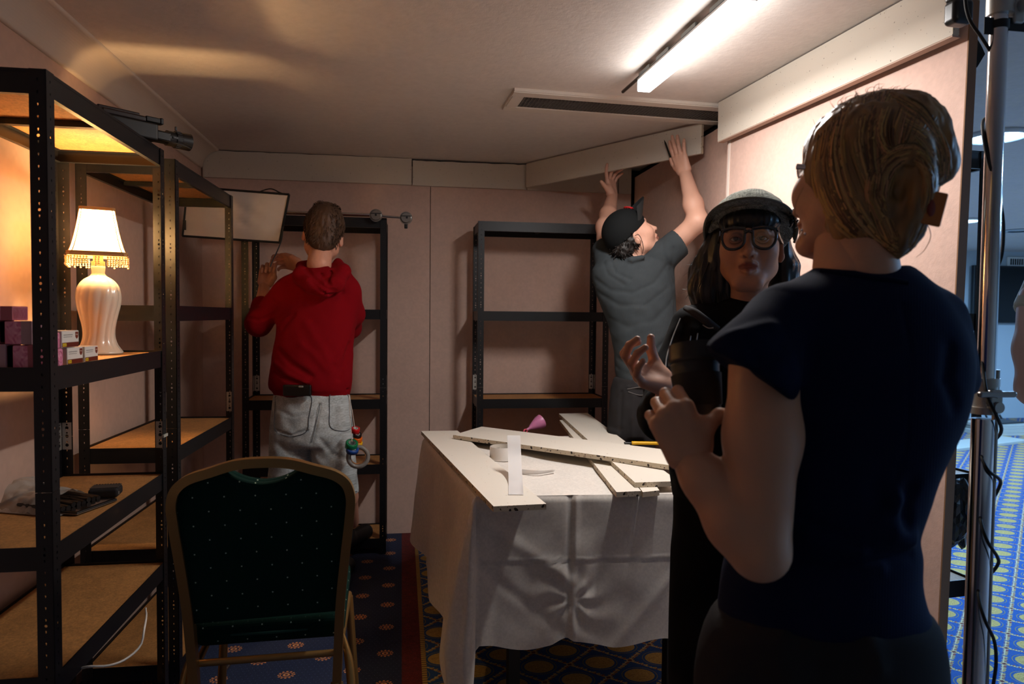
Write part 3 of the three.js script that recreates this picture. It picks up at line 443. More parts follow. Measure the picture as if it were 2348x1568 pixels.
// ---------------------------------------------------------------- table with cloth
const TT = .724;
{
  const FLc = V(.232, TT, -2.145), FRc = V(.985, TT, -2.095), BRc = V(.86, TT, -3.18), BLc = V(.108, TT, -3.2);
  const tb = thing('folding_table', 'table with black square legs under the white cloth', 'table', [.56, 0, -2.65], .08);
  const toL = p => tb.worldToLocal(p.clone()); tb.updateMatrixWorld(true);
  { const s = new THREE.Shape(); const q = [FLc, FRc, BRc, BLc].map(p => { const l = toL(p); return [l.x * .985, l.z * .985]; }); s.moveTo(q[0][0], q[0][1]); for (const p of q.slice(1)) s.lineTo(p[0], p[1]); s.lineTo(q[0][0], q[0][1]); const g = extrude(s, .028); g.rotateX(Math.PI / 2); g.translate(0, TT - .004, 0); part(tb, 'table_top', g, M.wood); }
  for (const [x, z] of [[.372, -2.26], [.905, -2.22], [.30, -3.05], [.82, -3.05]]) { const l = toL(V(x, 0, z)); part(tb, 'leg', box(.038, .69, .038, l.x, .345, l.z), std({ color: 0x0a0a0b, roughness: .5 })); }
  // cloth: top sheet and skirt in one surface
  const cl = thing('tablecloth', 'creased white tablecloth draped over the table', 'tablecloth', [.56, .0, -2.65]);
  const mCloth = fabric({ map: grainTex(256, [222, 216, 208], [[5, .02], [60, .02], [128, .03]], .5, 71), roughness: .92, bumpMap: weaveBump, bumpScale: .0003, side: THREE.DoubleSide });
  const S = [], seg = (a, b, n, out, tag) => { for (let k = 0; k < n; k++) { const t = k / n; S.push([a.clone().lerp(b, t), out, tag, t]); } };
  const outL = V(-.995, 0, .09).normalize(), outF = V(-.06, 0, .998).normalize(), outR = V(1, 0, -.1).normalize();
  seg(BLc, FLc, 70, outL, 'L'); for (let k = 0; k <= 16; k++) { const t = k / 16; S.push([FLc.clone(), outL.clone().lerp(outF, t).normalize(), 'C', t]); } seg(FLc.clone().lerp(FRc, .015), FRc, 90, outF, 'F'); seg(FRc, BRc, 40, outR, 'R'); S.push([BRc.clone(), outR, 'R', 1]);
  const NV = 60, pos = [], idx = [], W = S.length, sm = (a, b, x) => { x = Math.min(1, Math.max(0, (x - a) / (b - a))); return x * x * (3 - 2 * x); };
  S.forEach(([p, out, tag, t], i) => {
    let hem = .262, flare = .012, fold = .004, ph = i * .35;
    if (tag === 'L') { hem = t < .42 ? .275 : .275 - .09 * sm(.42, .5, t) - .09 * sm(.78, 1, t); flare = .02 + .035 * (1 - t) + .05 * sm(.55, 1, t); fold = .014; ph = t * 16; }
    if (tag === 'C') { hem = .095 - .05 * Math.sin(t * Math.PI) + .15 * sm(.75, 1, t); flare = .115 - .10 * sm(.55, 1, t); fold = .012; ph = t * 9; }
    if (tag === 'F') { hem = .250 + .012 * Math.cos(t * 16) + .012 * sm(.3, .36, t) * (1 - sm(.36, .42, t)); flare = .008 + .012 * (1 - sm(0, .08, t)); fold = .003; ph = t * 20; }
    for (let j = 0; j <= NV; j++) {
      const v = j / NV, y = TT + .003 - (TT - hem) * v; let o = .002 + .007 * sm(0, .03, v) + flare * Math.pow(v, .8) * (tag === 'C' ? (1 - .35 * sm(.6, 1, v)) : 1) + fold * sm(.05, .6, v) * Math.sin(ph) + .0035 * vnoise(p.x * 14, y * 11, p.z * 14) * sm(0, .1, v);
      const q = p.clone();
      if (tag === 'F') { const x = t, yy = (TT - y);   // ironing creases and pulled folds on the front
        o += -.008 * Math.exp(-Math.pow((x - .385 + yy * .02) / .012, 2)) + .006 * Math.exp(-Math.pow((x - .405 + yy * .02) / .014, 2));
        o += .0016 * Math.sign(Math.sin(0)) + .003 * Math.exp(-Math.pow((y - .525) / .004, 2)) - .0025 * Math.exp(-Math.pow((y - .517) / .005, 2));
        const cx = .395, cy = .40, dx = x * .75 - cx * .75, dy = y - cy, r = Math.hypot(dx, dy), th = Math.atan2(dy, dx);
        o += .008 * Math.exp(-r / .13) * Math.sin(th * 7 + 1.2 * Math.sin(r * 30)) * sm(.008, .05, r) + .0045 * Math.exp(-Math.pow((dx * .55 + dy * .84 - .05) / .02, 2)) * (dx < .05 ? 1 : 0) - .005 * Math.exp(-Math.pow((dx * .62 + dy * .78 + .10) / .018, 2)) + .005 * Math.exp(-Math.pow((dx * .75 + dy * -.66 - .20) / .02, 2)); }
      if (tag === 'L') o += .008 * Math.exp(-Math.pow((t - .6 + v * .25) / .03, 2)) * v - .01 * Math.exp(-Math.pow((t - .78 + v * .1) / .025, 2)) * v;
      q.addScaledVector(out, o); pos.push(q.x - .56, y, q.z + 2.65);
    }
  });
  for (let i = 0; i < W - 1; i++) for (let j = 0; j < NV; j++) { const a = i * (NV + 1) + j, b = a + NV + 1; idx.push(a, a + 1, b, b, a + 1, b + 1); }
  // top sheet
  const base = pos.length / 3, NX = 30, NZ = 36;
  for (let j = 0; j <= NZ; j++) for (let i = 0; i <= NX; i++) { const u = i / NX, w = j / NZ, p = FLc.clone().lerp(FRc, u).lerp(BLc.clone().lerp(BRc, u), w); const e = Math.min(u, 1 - u, w, 1 - w); const y = TT + .003 + .002 * (vnoise(p.x * 12, 3, p.z * 12)) * Math.min(1, e * 12) + .0015 * Math.exp(-Math.pow((u - .39) / .012, 2)); if (e === 0) p.addScaledVector(w === 0 ? outF : u === 0 ? outL : outR, .0025); pos.push(p.x - .56, y, p.z + 2.65); }
  for (let j = 0; j < NZ; j++) for (let i = 0; i < NX; i++) { const a = base + j * (NX + 1) + i, b = a + NX + 1; idx.push(a, a + 1, b, b, a + 1, b + 1); }
  const g = new THREE.BufferGeometry(); g.setAttribute('position', new THREE.Float32BufferAttribute(pos, 3)); g.setIndex(idx); g.computeVertexNormals(); prep(g); const sk = uvBox(g); part(cl, 'cloth', sk, mCloth);
}
// ---------------------------------------------------------------- white laminated boards on the table
function slab(label, pts, t = .0165, opt = {}) {                 // pts: four Vector3 of the top face, anticlockwise from above
  const c = pts.reduce((a, p) => a.add(p), V(0, 0, 0)).multiplyScalar(.25), base = V(c.x, Math.min(...pts.map(p => p.y)) - t, c.z);
  const o = thing('laminated_board', label, 'board', base, 0), q = pts.map(p => p.clone().sub(base));
  const face = (v, rag) => { const g = new THREE.BufferGeometry(), p = []; for (const k of [0, 1, 2, 0, 2, 3]) p.push(v[k].x, v[k].y, v[k].z); g.setAttribute('position', new THREE.Float32BufferAttribute(p, 3)); g.computeVertexNormals(); return uvBox(g); };
  const dn = q.map(p => p.clone().setY(p.y - t)), ins = .0004;
  part(o, 'top_laminate', face(q.map(p => p.clone().setY(p.y)), 0), mFace, 'white laminate face');
  part(o, 'core', [face([...dn].reverse()), ...[0, 1, 2, 3].map(k => face([q[k], dn[k], dn[(k + 1) % 4], q[(k + 1) % 4]]))], mEdgeBoard, 'speckled chipboard edges');
  return o;
}
{
  const y1 = TT + .0225, y2 = y1 + .0168;
  slab('long white board overhanging the front left of the table', [onY(1131.7, 1160.8, y1), onY(1252.6, 1155, y1), onY(1049, 987, y1), onY(965.6, 988, y1)]);
  slab('white board lying across the other boards under the yellow knife', [onY(1039, 997, y2 + .001), onY(1640, 1081, y2 + .0245), onY(1640, 1045, y2 + .0245), onY(1104.4, 977.8, y2 + .001)]);
  slab('wide white board pointing at the back rack, topmost of the right pair', [onY(1456, 1106, y2), onY(1555, 1103, y2), onY(1347, 946.6, y2), onY(1281.5, 948, y2)]);
  slab('narrow white board under the wide one with its cut end overhanging the table', [onY(1413.6, 1128, y1), onY(1470, 1125.5, y1), onY(1330, 962, y1), onY(1283, 963, y1)]);
  slab('broken white board end under the wide board beside the narrow one', [onY(1474, 1128, y1), onY(1512, 1124, y1), onY(1480, 1080, y1), onY(1440, 1082, y1)]);
  // roll of white tape with a loose strip
  const tp = thing('tape_roll', 'roll of white tape standing on the front left board', 'tape', onY(1152, 1052, TT + .006), .3);
  const tr = .05, th = .05; part(tp, 'tape', lathe([[tr - .004, 0], [tr, 0], [tr, th], [tr - .004, th]], 40), phy({ color: 0xe7e3de, roughness: .35, clearcoat: .3 }));
  const coreT = canvasTex(512, 64, (c) => { c.fillStyle = '#cfc8bd'; c.fillRect(0, 0, 512, 64); c.fillStyle = '#2a2622'; c.font = 'bold 34px sans-serif'; for (const x of [30, 200, 370]) { c.save(); c.translate(x + 90, 18); c.rotate(Math.PI); c.fillText('3M', 0, 0); c.restore(); c.fillRect(x + 70, 34, 40, 4); } });
  part(tp, 'core', new THREE.CylinderGeometry(tr - .0042, tr - .0042, th + .0006, 40, 1, true).translate(0, th / 2, 0), std({ map: coreT, roughness: .8, side: THREE.DoubleSide }), 'printed card core');
  const strip = (pts, w, dir) => { const c = new THREE.CatmullRomCurve3(pts), n = 40, ps = [], ix = []; for (let i = 0; i <= n; i++) { const p = c.getPoint(i / n), d = Array.isArray(dir) ? dir[0].clone().lerp(dir[1], i / n) : dir; for (const s of [-.5, .5]) { const q = p.clone().addScaledVector(d, s * w); ps.push(q.x, q.y, q.z); } } for (let i = 0; i < n; i++) { const a = i * 2; ix.push(a, a + 1, a + 2, a + 2, a + 1, a + 3); } const g = new THREE.BufferGeometry(); g.setAttribute('position', new THREE.Float32BufferAttribute(ps, 3)); g.setIndex(ix); g.computeVertexNormals(); return g; };
  const mTape = phy({ color: 0xe9e7e6, roughness: .25, clearcoat: .5, transmission: .12, thickness: 0, side: THREE.DoubleSide });
  const a = P(1178, 998, 2.45), b = P(1180, 1050, 2.40), c2 = P(1182, 1100, 2.28), e = onY(1183, 1134, y1 + .002);
  const f1 = thing('tape_strip', 'loose strip of white tape hanging over the front left board', 'tape', [0, 0, 0]); part(f1, 'strip', strip([a, b, c2, e], .046, RIGHT.clone()), mTape);
  const f2 = thing('tape_strip', 'narrow curl of white tape lying on the tablecloth', 'tape', [0, 0, 0]); part(f2, 'strip', strip([onY(1196, 1082, TT + .012), onY(1235, 1083, TT + .016), onY(1272, 1079, TT + .014)], .022, [V(.1, .9, .3).normalize(), V(.0, .5, .8).normalize()]), mTape);
  for (const o of [f1, f2]) { const m = o.children[0]; m.geometry.computeBoundingBox(); const bb = m.geometry.boundingBox; const c = V((bb.min.x + bb.max.x) / 2, bb.min.y, (bb.min.z + bb.max.z) / 2); m.geometry.translate(-c.x, -c.y, -c.z); o.position.copy(c); }
  // pink whistle-like plastic horn
  const hp = thing('plastic_funnel', 'small pink plastic funnel lying behind the boards', 'funnel', onY(1222, 993, TT + .004), .35); const mp = phy({ color: 0xd986b4, roughness: .35, transmission: .25, thickness: 0, side: THREE.DoubleSide });
  const hg = lathe([[.006, 0], [.007, .018], [.013, .026], [.031, .07], [.034, .092], [.0325, .092], [.012, .028], [.005, .018]], 30); hg.rotateZ(-1.15); hg.translate(-.035, .018, 0); part(hp, 'cone', hg, mp); part(hp, 'spout_ring', new THREE.TorusGeometry(.009, .0035, 8, 20).translate(-.042, .012, 0), std({ color: 0xe2566f, roughness: .4 }));
  // yellow knife
  const k0 = onY(1432, 1016, y2 + .021), k1 = onY(1540, 1018, y2 + .021), kd = k1.clone().sub(k0).normalize();
  const kn = thing('utility_knife', 'yellow utility knife with black tip on the boards', 'knife', k0.clone().setY(y2 + .0145), Math.atan2(-kd.z, kd.x));
  part(kn, 'handle', rbox(.125, .012, .022, .004, .09, .008, 0, 3), std({ color: 0xe8b11c, roughness: .4 })); part(kn, 'nose', rbox(.032, .009, .016, .003, .014, .007, 0), M.plasticBlack);
}
// ---------------------------------------------------------------- softbox behind the rack
{
  const q = [P(430, 428, 3.28), P(663, 446, 3.22), P(641, 556, 3.24), P(419, 541, 3.30)], c = q.reduce((a, p) => a.add(p), V(0, 0, 0)).multiplyScalar(.25);
  const o = thing('softbox', 'white softbox with black edge hanging beside the person in red', 'softbox', c);
  const L = q.map(p => p.clone().sub(c)), N = 16, ps = [], ix = [];
  for (let j = 0; j <= N; j++) for (let i = 0; i <= N; i++) { const u = i / N, v = j / N, p = L[0].clone().lerp(L[1], u).lerp(L[3].clone().lerp(L[2], u), v); const e = Math.min(u, 1 - u, v, 1 - v); p.z += .012 * Math.min(1, e * 5) + .004 * Math.sin((u - v) * 22) * Math.min(1, e * 4) * (u > .35 ? 1 : .3); ps.push(p.x, p.y, p.z); }
  for (let j = 0; j < N; j++) for (let i = 0; i < N; i++) { const a = j * (N + 1) + i, b = a + N + 1; ix.push(a, b, a + 1, b, b + 1, a + 1); }
  const g = new THREE.BufferGeometry(); g.setAttribute('position', new THREE.Float32BufferAttribute(ps, 3)); g.setIndex(ix); g.computeVertexNormals(); part(o, 'diffuser', g, std({ color: 0xd6cec5, roughness: .9, side: THREE.DoubleSide }), 'creased white fabric front');
  const mf = std({ color: 0x0b0b0c, roughness: .8, side: THREE.DoubleSide });
  part(o, 'rim', [0, 1, 2, 3].map(k => rod(L[k], L[(k + 1) % 4], .0055, .0055, 8)), mf);
  const back = V(.0, .0, -.10), bs = L.map(p => p.clone().multiplyScalar(.55).add(back)); const bp = [], quad = (a, b, c3, d) => { for (const p of [a, b, c3, a, c3, d]) bp.push(p.x, p.y, p.z); }; for (let k = 0; k < 4; k++) quad(L[k], L[(k + 1) % 4], bs[(k + 1) % 4], bs[k]); quad(...bs); const bgm = new THREE.BufferGeometry(); bgm.setAttribute('position', new THREE.Float32BufferAttribute(bp, 3)); bgm.computeVertexNormals(); part(o, 'black_shell', bgm, mf);
  part(o, 'name_tab', rbox(.014, .046, .003, .001, L[3].x + .012, L[3].y + .05, L[3].z + .014), M.rubber);
  const off = p => p.clone().sub(c);
  part(o, 'edge_cord', tube([off(P(590, 441, 3.24)), off(P(622, 433, 3.22)), off(P(645, 443, 3.22)), off(P(663, 446, 3.22))], .003, 24, 6), M.rubber);
  recentre(single('thin_cable', 'thin black cable from the softbox corner to the hand of the person in red', 'cable', tube([P(649, 520, 3.22), P(646, 548, 3.2), P(636, 575, 3.18), P(624, 600, 3.15), P(619, 612, 3.14)], .0028, 40, 6), M.rubber));
}
// ---------------------------------------------------------------- chrome grip arm lying on the back rack
{
  const a = onZ(560, 488, -3.755).setY(1.812), b = onZ(862, 492, -3.755).setY(1.812), o = thing('grip_arm', 'chrome grip arm with two round heads resting on the rack', 'grip', a);
  const L = p => p.clone().sub(a), h1 = onZ(862, 494, -3.74), h2 = onZ(931, 500, -3.74);
  part(o, 'tube', [rod(V(0, 0, 0), L(b), .008), rod(V(0, -.001, -.03), L(b).add(V(0, 0, -.03)), .007)], M.chrome);
  part(o, 'short_rod', rod(L(h1), L(h2), .0062), M.chrome);
  for (const [h, k] of [[h1, 0], [h2, 1]]) { const d = part(o, 'grip_head', [cyl(.033, .033, .02, 0, 0, 0, 28).rotateX(Math.PI / 2).translate(...L(h).toArray()), cyl(.025, .029, .012, 0, 0, 0, 28).rotateX(Math.PI / 2).translate(L(h).x, L(h).y, L(h).z + .016)], M.steel, 'round machined head'); part(d, 'groove', box(.056, .004, .006, L(h).x, L(h).y + .008, L(h).z + .022), M.rubber); part(d, 'bolt_hole', [cyl(.0055, .0055, .008, 0, 0, 0, 12).rotateX(Math.PI / 2).translate(L(h).x + (k ? .004 : 0), L(h).y, L(h).z + .021)], M.rubber); }
  part(o, 'knob', rbox(.018, .024, .018, .004, L(h2).x + .0, L(h2).y - .043, L(h2).z), M.plasticBlack);
}
// ---------------------------------------------------------------- chrome light stand on the right, with cable
{
  const d = 1.42, base = P(2222, 1568, d), top = P(2278, 20, d), x0 = P(2256, 900, d), floorP = V(base.x - .004, 0, base.z - .0);
  const o = thing('light_stand', 'tall chrome light stand beside the pink flat', 'stand', [x0.x, 0, x0.z]);
  part(o, 'lower_riser', cyl(.0205, .0205, .98, 0, .60, 0, 32), M.chrome); part(o, 'upper_riser', cyl(.0165, .0165, 1.0, .004, 1.62, 0, 32), M.chrome); part(o, 'side_tube', cyl(.006, .006, 1.06, .024, .66, .004, 16), M.steel);
  const yc = 1.135; part(o, 'collar', [cyl(.025, .025, .016, .003, yc + .03, 0, 28), cyl(.022, .022, .05, .003, yc, 0, 28), cyl(.026, .026, .014, .003, yc - .028, 0, 28)], M.galv, 'cast metal collar');
  const th = part(o, 'tee_handle', [rbox(.085, .012, .012, .005, -.002, yc + .008, .034, 3), cyl(.006, .006, .03, 0, 0, 0, 14).rotateX(Math.PI / 2).translate(0, yc + .006, .022), rbox(.03, .034, .014, .005, -.002, yc, .028, 3)], M.steel); part(o, 'lock_bolt', [cyl(.011, .011, .02, 0, 0, 0, 20).rotateX(Math.PI / 2).translate(.0, yc - .018, .03)], M.galv);
  for (let k = 0; k < 3; k++) { const a = k * 2.094 + .5, e = V(Math.cos(a) * .42, .02, Math.sin(a) * .42); part(o, 'leg', [rod(V(Math.cos(a) * .022, .36, Math.sin(a) * .022), e, .011), rod(V(Math.cos(a) * .02, .13, Math.sin(a) * .02), e.clone().multiplyScalar(.5).setY(.19), .006)], M.chrome); }
  // clamp cluster at the top
  const ty = P(2278, 40, d).y; part(o, 'top_clamp', [cyl(.024, .024, .075, .006, ty + .03, 0, 28), rbox(.05, .03, .03, .006, .05, ty + .035, .0), rbox(.024, .05, .026, .005, .04, ty + .0, .0), rbox(.04, .02, .03, .004, .09, ty + .045, .0), cyl(.013, .013, .03, 0, 0, 0, 20).rotateX(Math.PI / 2).translate(.044, ty + .008, .016)], M.galv, 'cast clamp at the stand top');
  part(o, 'gaffer_wrap', [cyl(.0178, .0178, .016, .005, ty - .028, 0, 28), rbox(.075, .026, .0015, .0005, .058, ty - .026, .006), rbox(.02, .034, .0015, .0005, -.022, ty - .032, .004)], M.rubber, 'black tape tail');
  const cb = []; const add = (px, py, dd) => cb.push(P(px, py, dd)); add(2212, -30, d - .03); add(2216, 20, d - .03); add(2226, 50, d - .03); add(2250, 85, d - .03); add(2265, 108, d - .025); add(2285, 140, d - .02); add(2296, 165, d); add(2296, 230, d + .01); add(2280, 262, d + .024); add(2256, 275, d + .01); add(2254, 305, d - .01); add(2264, 360, d - .024); add(2282, 420, d - .022); add(2297, 480, d); add(2301, 520, d); add(2297, 585, d + .01); add(2285, 620, d + .026); add(2262, 700, d + .028); add(2252, 790, d + .005); add(2255, 850, d - .015); add(2264, 905, d - .036); add(2284, 950, d - .034); add(2296, 985, d - .005); add(2285, 1005, d + .026); add(2256, 1022, d + .02); add(2250, 1045, d - .01); add(2266, 1078, d - .027); add(2288, 1095, d - .018); add(2294, 1108, d + .005); add(2278, 1140, d + .027); add(2250, 1165, d + .01); add(2249, 1195, d - .012); add(2264, 1240, d - .027); add(2286, 1275, d - .014); add(2289, 1292, d + .005); add(2272, 1315, d + .027); add(2246, 1335, d + .01); add(2244, 1370, d - .01); add(2258, 1420, d - .027); add(2280, 1470, d - .014); add(2284, 1520, d + .0); add(2276, 1580, d + .02);
  const c = recentre(single('black_cable', 'black cable wound round the chrome light stand', 'cable', tube(cb, .0034, 320, 7), M.rubber));
  const cg = thing('clamp', 'black rubber spring clamp gripping the end of the pitted fascia board', 'clamp', P(2198, 30, 1.56)); part(cg, 'jaw', rbox(.05, .055, .04, .012, 0, .0, 0, 3), M.plasticBlack); part(cg, 'handle', rbox(.03, .05, .03, .01, -.012, .045, 0, 3), M.plasticBlack);
  const bk = thing('black_flag', 'black cloth flap hanging behind the top of the pink flat', 'cloth', P(2232, 120, 1.86)); { const s = new THREE.Shape(); s.moveTo(-.045, .05); s.lineTo(0, .045); s.quadraticCurveTo(.02, .02, .03, -.005); s.lineTo(.01, -.04); s.lineTo(-.05, -.045); s.lineTo(-.045, .05); const g = extrude(s, .002); g.rotateY(-.16); part(bk, 'cloth', g, M.rubber); }
  const tb = thing('rubbish_bag', 'crumpled black plastic bag hung on the leaning rack', 'bag', [1.648, .62, -1.838]); { const g = new THREE.IcosahedronGeometry(.05, 4), p = g.attributes.position; for (let i = 0; i < p.count; i++) { const v = V(p.getX(i), p.getY(i), p.getZ(i)), n = 1 + .35 * vnoise(v.x * 40, v.y * 40, v.z * 40); p.setXYZ(i, v.x * n * .9, v.y * n * 1.9 + .09, v.z * n * .7); } g.computeVertexNormals(); part(tb, 'film', g, phy({ color: 0x0c0c0e, roughness: .3, clearcoat: .3 })); }
  // low clutter at the far wall of the neighbouring room
  const z = -7.0; for (const [w, h, y, dx, lb] of [[.7, .05, 0, 0, 'wide pale flat box on the blue room carpet under two others'], [.62, .04, .05, .04, 'pale flat box between two others in the blue room'], [.56, .03, .09, -.03, 'small pale flat box under the dark laptop']]) { const lt = thing('flat_box', lb, 'box', [6.75 + dx, y, z], 0, 'flat boxes in the blue room'); part(lt, 'carton', rbox(w, h, .4, .004, 0, h / 2, 0), M.bandGrey); part(lt, 'lid_seam', box(w + .002, .003, .402, 0, h * .7, 0), M.galv); }
  const lp = thing('laptop', 'closed dark laptop on the stacked pale boxes', 'laptop', [6.8, .121, z + .02], .2); part(lp, 'lid', rbox(.36, .012, .25, .004, 0, .013, 0), M.plasticBlack); part(lp, 'base', rbox(.36, .007, .25, .003, 0, .0035, 0), M.galv);
  const tr = thing('pale_board', 'long pale board lying on the blue room carpet', 'board', [5.9, 0, -6.35], .3); part(tr, 'board', rbox(1.3, .03, .3, .004, 0, .015, 0), M.bandGrey);
  recentre(single('floor_cable', 'dark cable curling along the far wall of the blue room', 'cable', tube([V(6.9, .13, -7.3), V(7.0, .35, -7.5), V(7.12, .2, -7.4), V(7.2, .03, -7.3), V(7.4, .012, -7.1)], .012, 40, 6), M.rubber));
}
// ---------------------------------------------------------------- signed distance modelling for people
const smin = (a, b, k) => { if (k <= 0) return Math.min(a, b); const h = Math.max(k - Math.abs(a - b), 0) / k; return Math.min(a, b) - h * h * k * .25; };
const smax = (a, b, k) => -smin(-a, -b, k);
function cap(a, b, r1, r2 = r1) {                                 // tapered capsule
  const ax = a.x, ay = a.y, az = a.z, dx = b.x - ax, dy = b.y - ay, dz = b.z - az, L = dx * dx + dy * dy + dz * dz || 1e-9;
  return (x, y, z) => { const px = x - ax, py = y - ay, pz = z - az; let t = (px * dx + py * dy + pz * dz) / L; t = t < 0 ? 0 : t > 1 ? 1 : t; const ex = px - dx * t, ey = py - dy * t, ez = pz - dz * t; return Math.sqrt(ex * ex + ey * ey + ez * ez) - (r1 + (r2 - r1) * t); };
}
function ell(c, r, q) {                                           // ellipsoid, q: optional rotation
  const m = q ? new THREE.Matrix4().makeRotationFromQuaternion(q.clone().invert()).elements : null;
  return (x, y, z) => { let a = x - c.x, b = y - c.y, d = z - c.z; if (m) { const A = m[0] * a + m[4] * b + m[8] * d, B = m[1] * a + m[5] * b + m[9] * d, D = m[2] * a + m[6] * b + m[10] * d; a = A; b = B; d = D; }
    const k0 = Math.hypot(a / r[0], b / r[1], d / r[2]), k1 = Math.hypot(a / (r[0] * r[0]), b / (r[1] * r[1]), d / (r[2] * r[2])); return k0 < 1e-6 ? -Math.min(...r) : k0 * (k0 - 1) / k1; };
}
function chain(pts, radii, k = .01) { const f = []; for (let i = 0; i < pts.length - 1; i++) f.push(cap(pts[i], pts[i + 1], radii[i], radii[i + 1])); return f.length === 1 ? f[0] : (x, y, z) => { let d = f[0](x, y, z); for (let i = 1; i < f.length; i++) d = smin(d, f[i](x, y, z), k); return d; }; }
const union = (k, ...fs) => (x, y, z) => { let d = fs[0](x, y, z); for (let i = 1; i < fs.length; i++) d = smin(d, fs[i](x, y, z), k); return d; };
const carve = (k, f, ...cs) => (x, y, z) => { let d = f(x, y, z); for (const c of cs) d = smax(d, -c(x, y, z), k); return d; };
// stack of elliptical sections: [height py, left px, right px, lens depth, half depth] -> body of that outline
function stack(secs, capk = .02) {
  const S = secs.map(([py, xl, xr, d, b]) => { const c = P((xl + xr) / 2, py, d); return { y: c.y, x: c.x, z: c.z, a: (xr - xl) / 2 / FPX * d, b }; }).sort((p, q) => p.y - q.y), n = S.length;
  const rx = RIGHT.x, rz = RIGHT.z, fx = FWD.x, fz = FWD.z;
  return (x, y, z) => {
    let i = 0; while (i < n - 2 && y > S[i + 1].y) i++; const A = S[i], B = S[i + 1]; let t = (y - A.y) / (B.y - A.y); t = t < 0 ? 0 : t > 1 ? 1 : t;
    const p0 = S[Math.max(0, i - 1)], p3 = S[Math.min(n - 1, i + 2)], cr = k => { const m1 = (B[k] - p0[k]) / (B.y - p0.y) * (B.y - A.y), m2 = (p3[k] - A[k]) / (p3.y - A.y) * (B.y - A.y), t2 = t * t, t3 = t2 * t; return (2 * t3 - 3 * t2 + 1) * A[k] + (t3 - 2 * t2 + t) * m1 + (-2 * t3 + 3 * t2) * B[k] + (t3 - t2) * m2; };
    const cx = cr('x'), cz = cr('z'), a = Math.max(.01, cr('a')), b = Math.max(.01, cr('b')), ex = x - cx, ez = z - cz, u = ex * rx + ez * rz, w = ex * fx + ez * fz;
    const k0 = Math.hypot(u / a, w / b), k1 = Math.hypot(u / (a * a), w / (b * b)); const d = k1 < 1e-9 ? -Math.min(a, b) : k0 * (k0 - 1) / k1; const v = Math.max(y - S[n - 1].y, S[0].y - y);
    return smax(d, v, capk);
  };
}
// gaussian creases: list of {pts, r, amp}; amp > 0 raises
function creases(f, list) {
  const segs = []; for (const { pts, r, amp } of list) for (let i = 0; i < pts.length - 1; i++) segs.push({ f: cap(pts[i], pts[i + 1], 0, 0), r, amp, c: pts[i].clone().add(pts[i + 1]).multiplyScalar(.5), R: pts[i].distanceTo(pts[i + 1]) / 2 + r * 2.6 });
  const groups = list.map(l => l.pts.length - 1);
  return (x, y, z) => { let d = f(x, y, z); if (d > .05 || d < -.05) return d; let k = 0; for (const n of groups) { let best = 0, amp = 0; for (let i = 0; i < n; i++, k++) { const s = segs[k], dx = x - s.c.x, dy = y - s.c.y, dz = z - s.c.z; if (dx * dx + dy * dy + dz * dz > s.R * s.R) continue; const q = s.f(x, y, z) / s.r, e = Math.exp(-q * q); if (e > best) { best = e; amp = s.amp; } } d -= amp * best; } return d; };
}
const noisy = (f, freq, amp, seed = 0) => (x, y, z) => { const d = f(x, y, z); return d > .06 || d < -.06 ? d : d - amp * vnoise(x * freq + seed, y * freq, z * freq); };
const inside = (f, c) => (x, y, z) => smax(f(x, y, z), c(x, y, z), .004);
const below = (yy, tiltx = 0, tiltz = 0) => (x, y, z) => y - yy - tiltx * x - tiltz * z;
function trace(f, px, py, d0 = .5, d1 = 5) { const r = ray(px, py), L = r.length(); let t = d0; for (let i = 0; i < 160; i++) { const d = f(CAM.x + r.x * t, CAM.y + r.y * t, CAM.z + r.z * t); if (d < .0004) return CAM.clone().addScaledVector(r, t); t += Math.max(.0006, d / L * .8); if (t > d1) return null; } return null; }
const onSurf = (f, list, d0, d1) => list.map(([x, y]) => trace(f, x, y, d0, d1)).filter(Boolean);
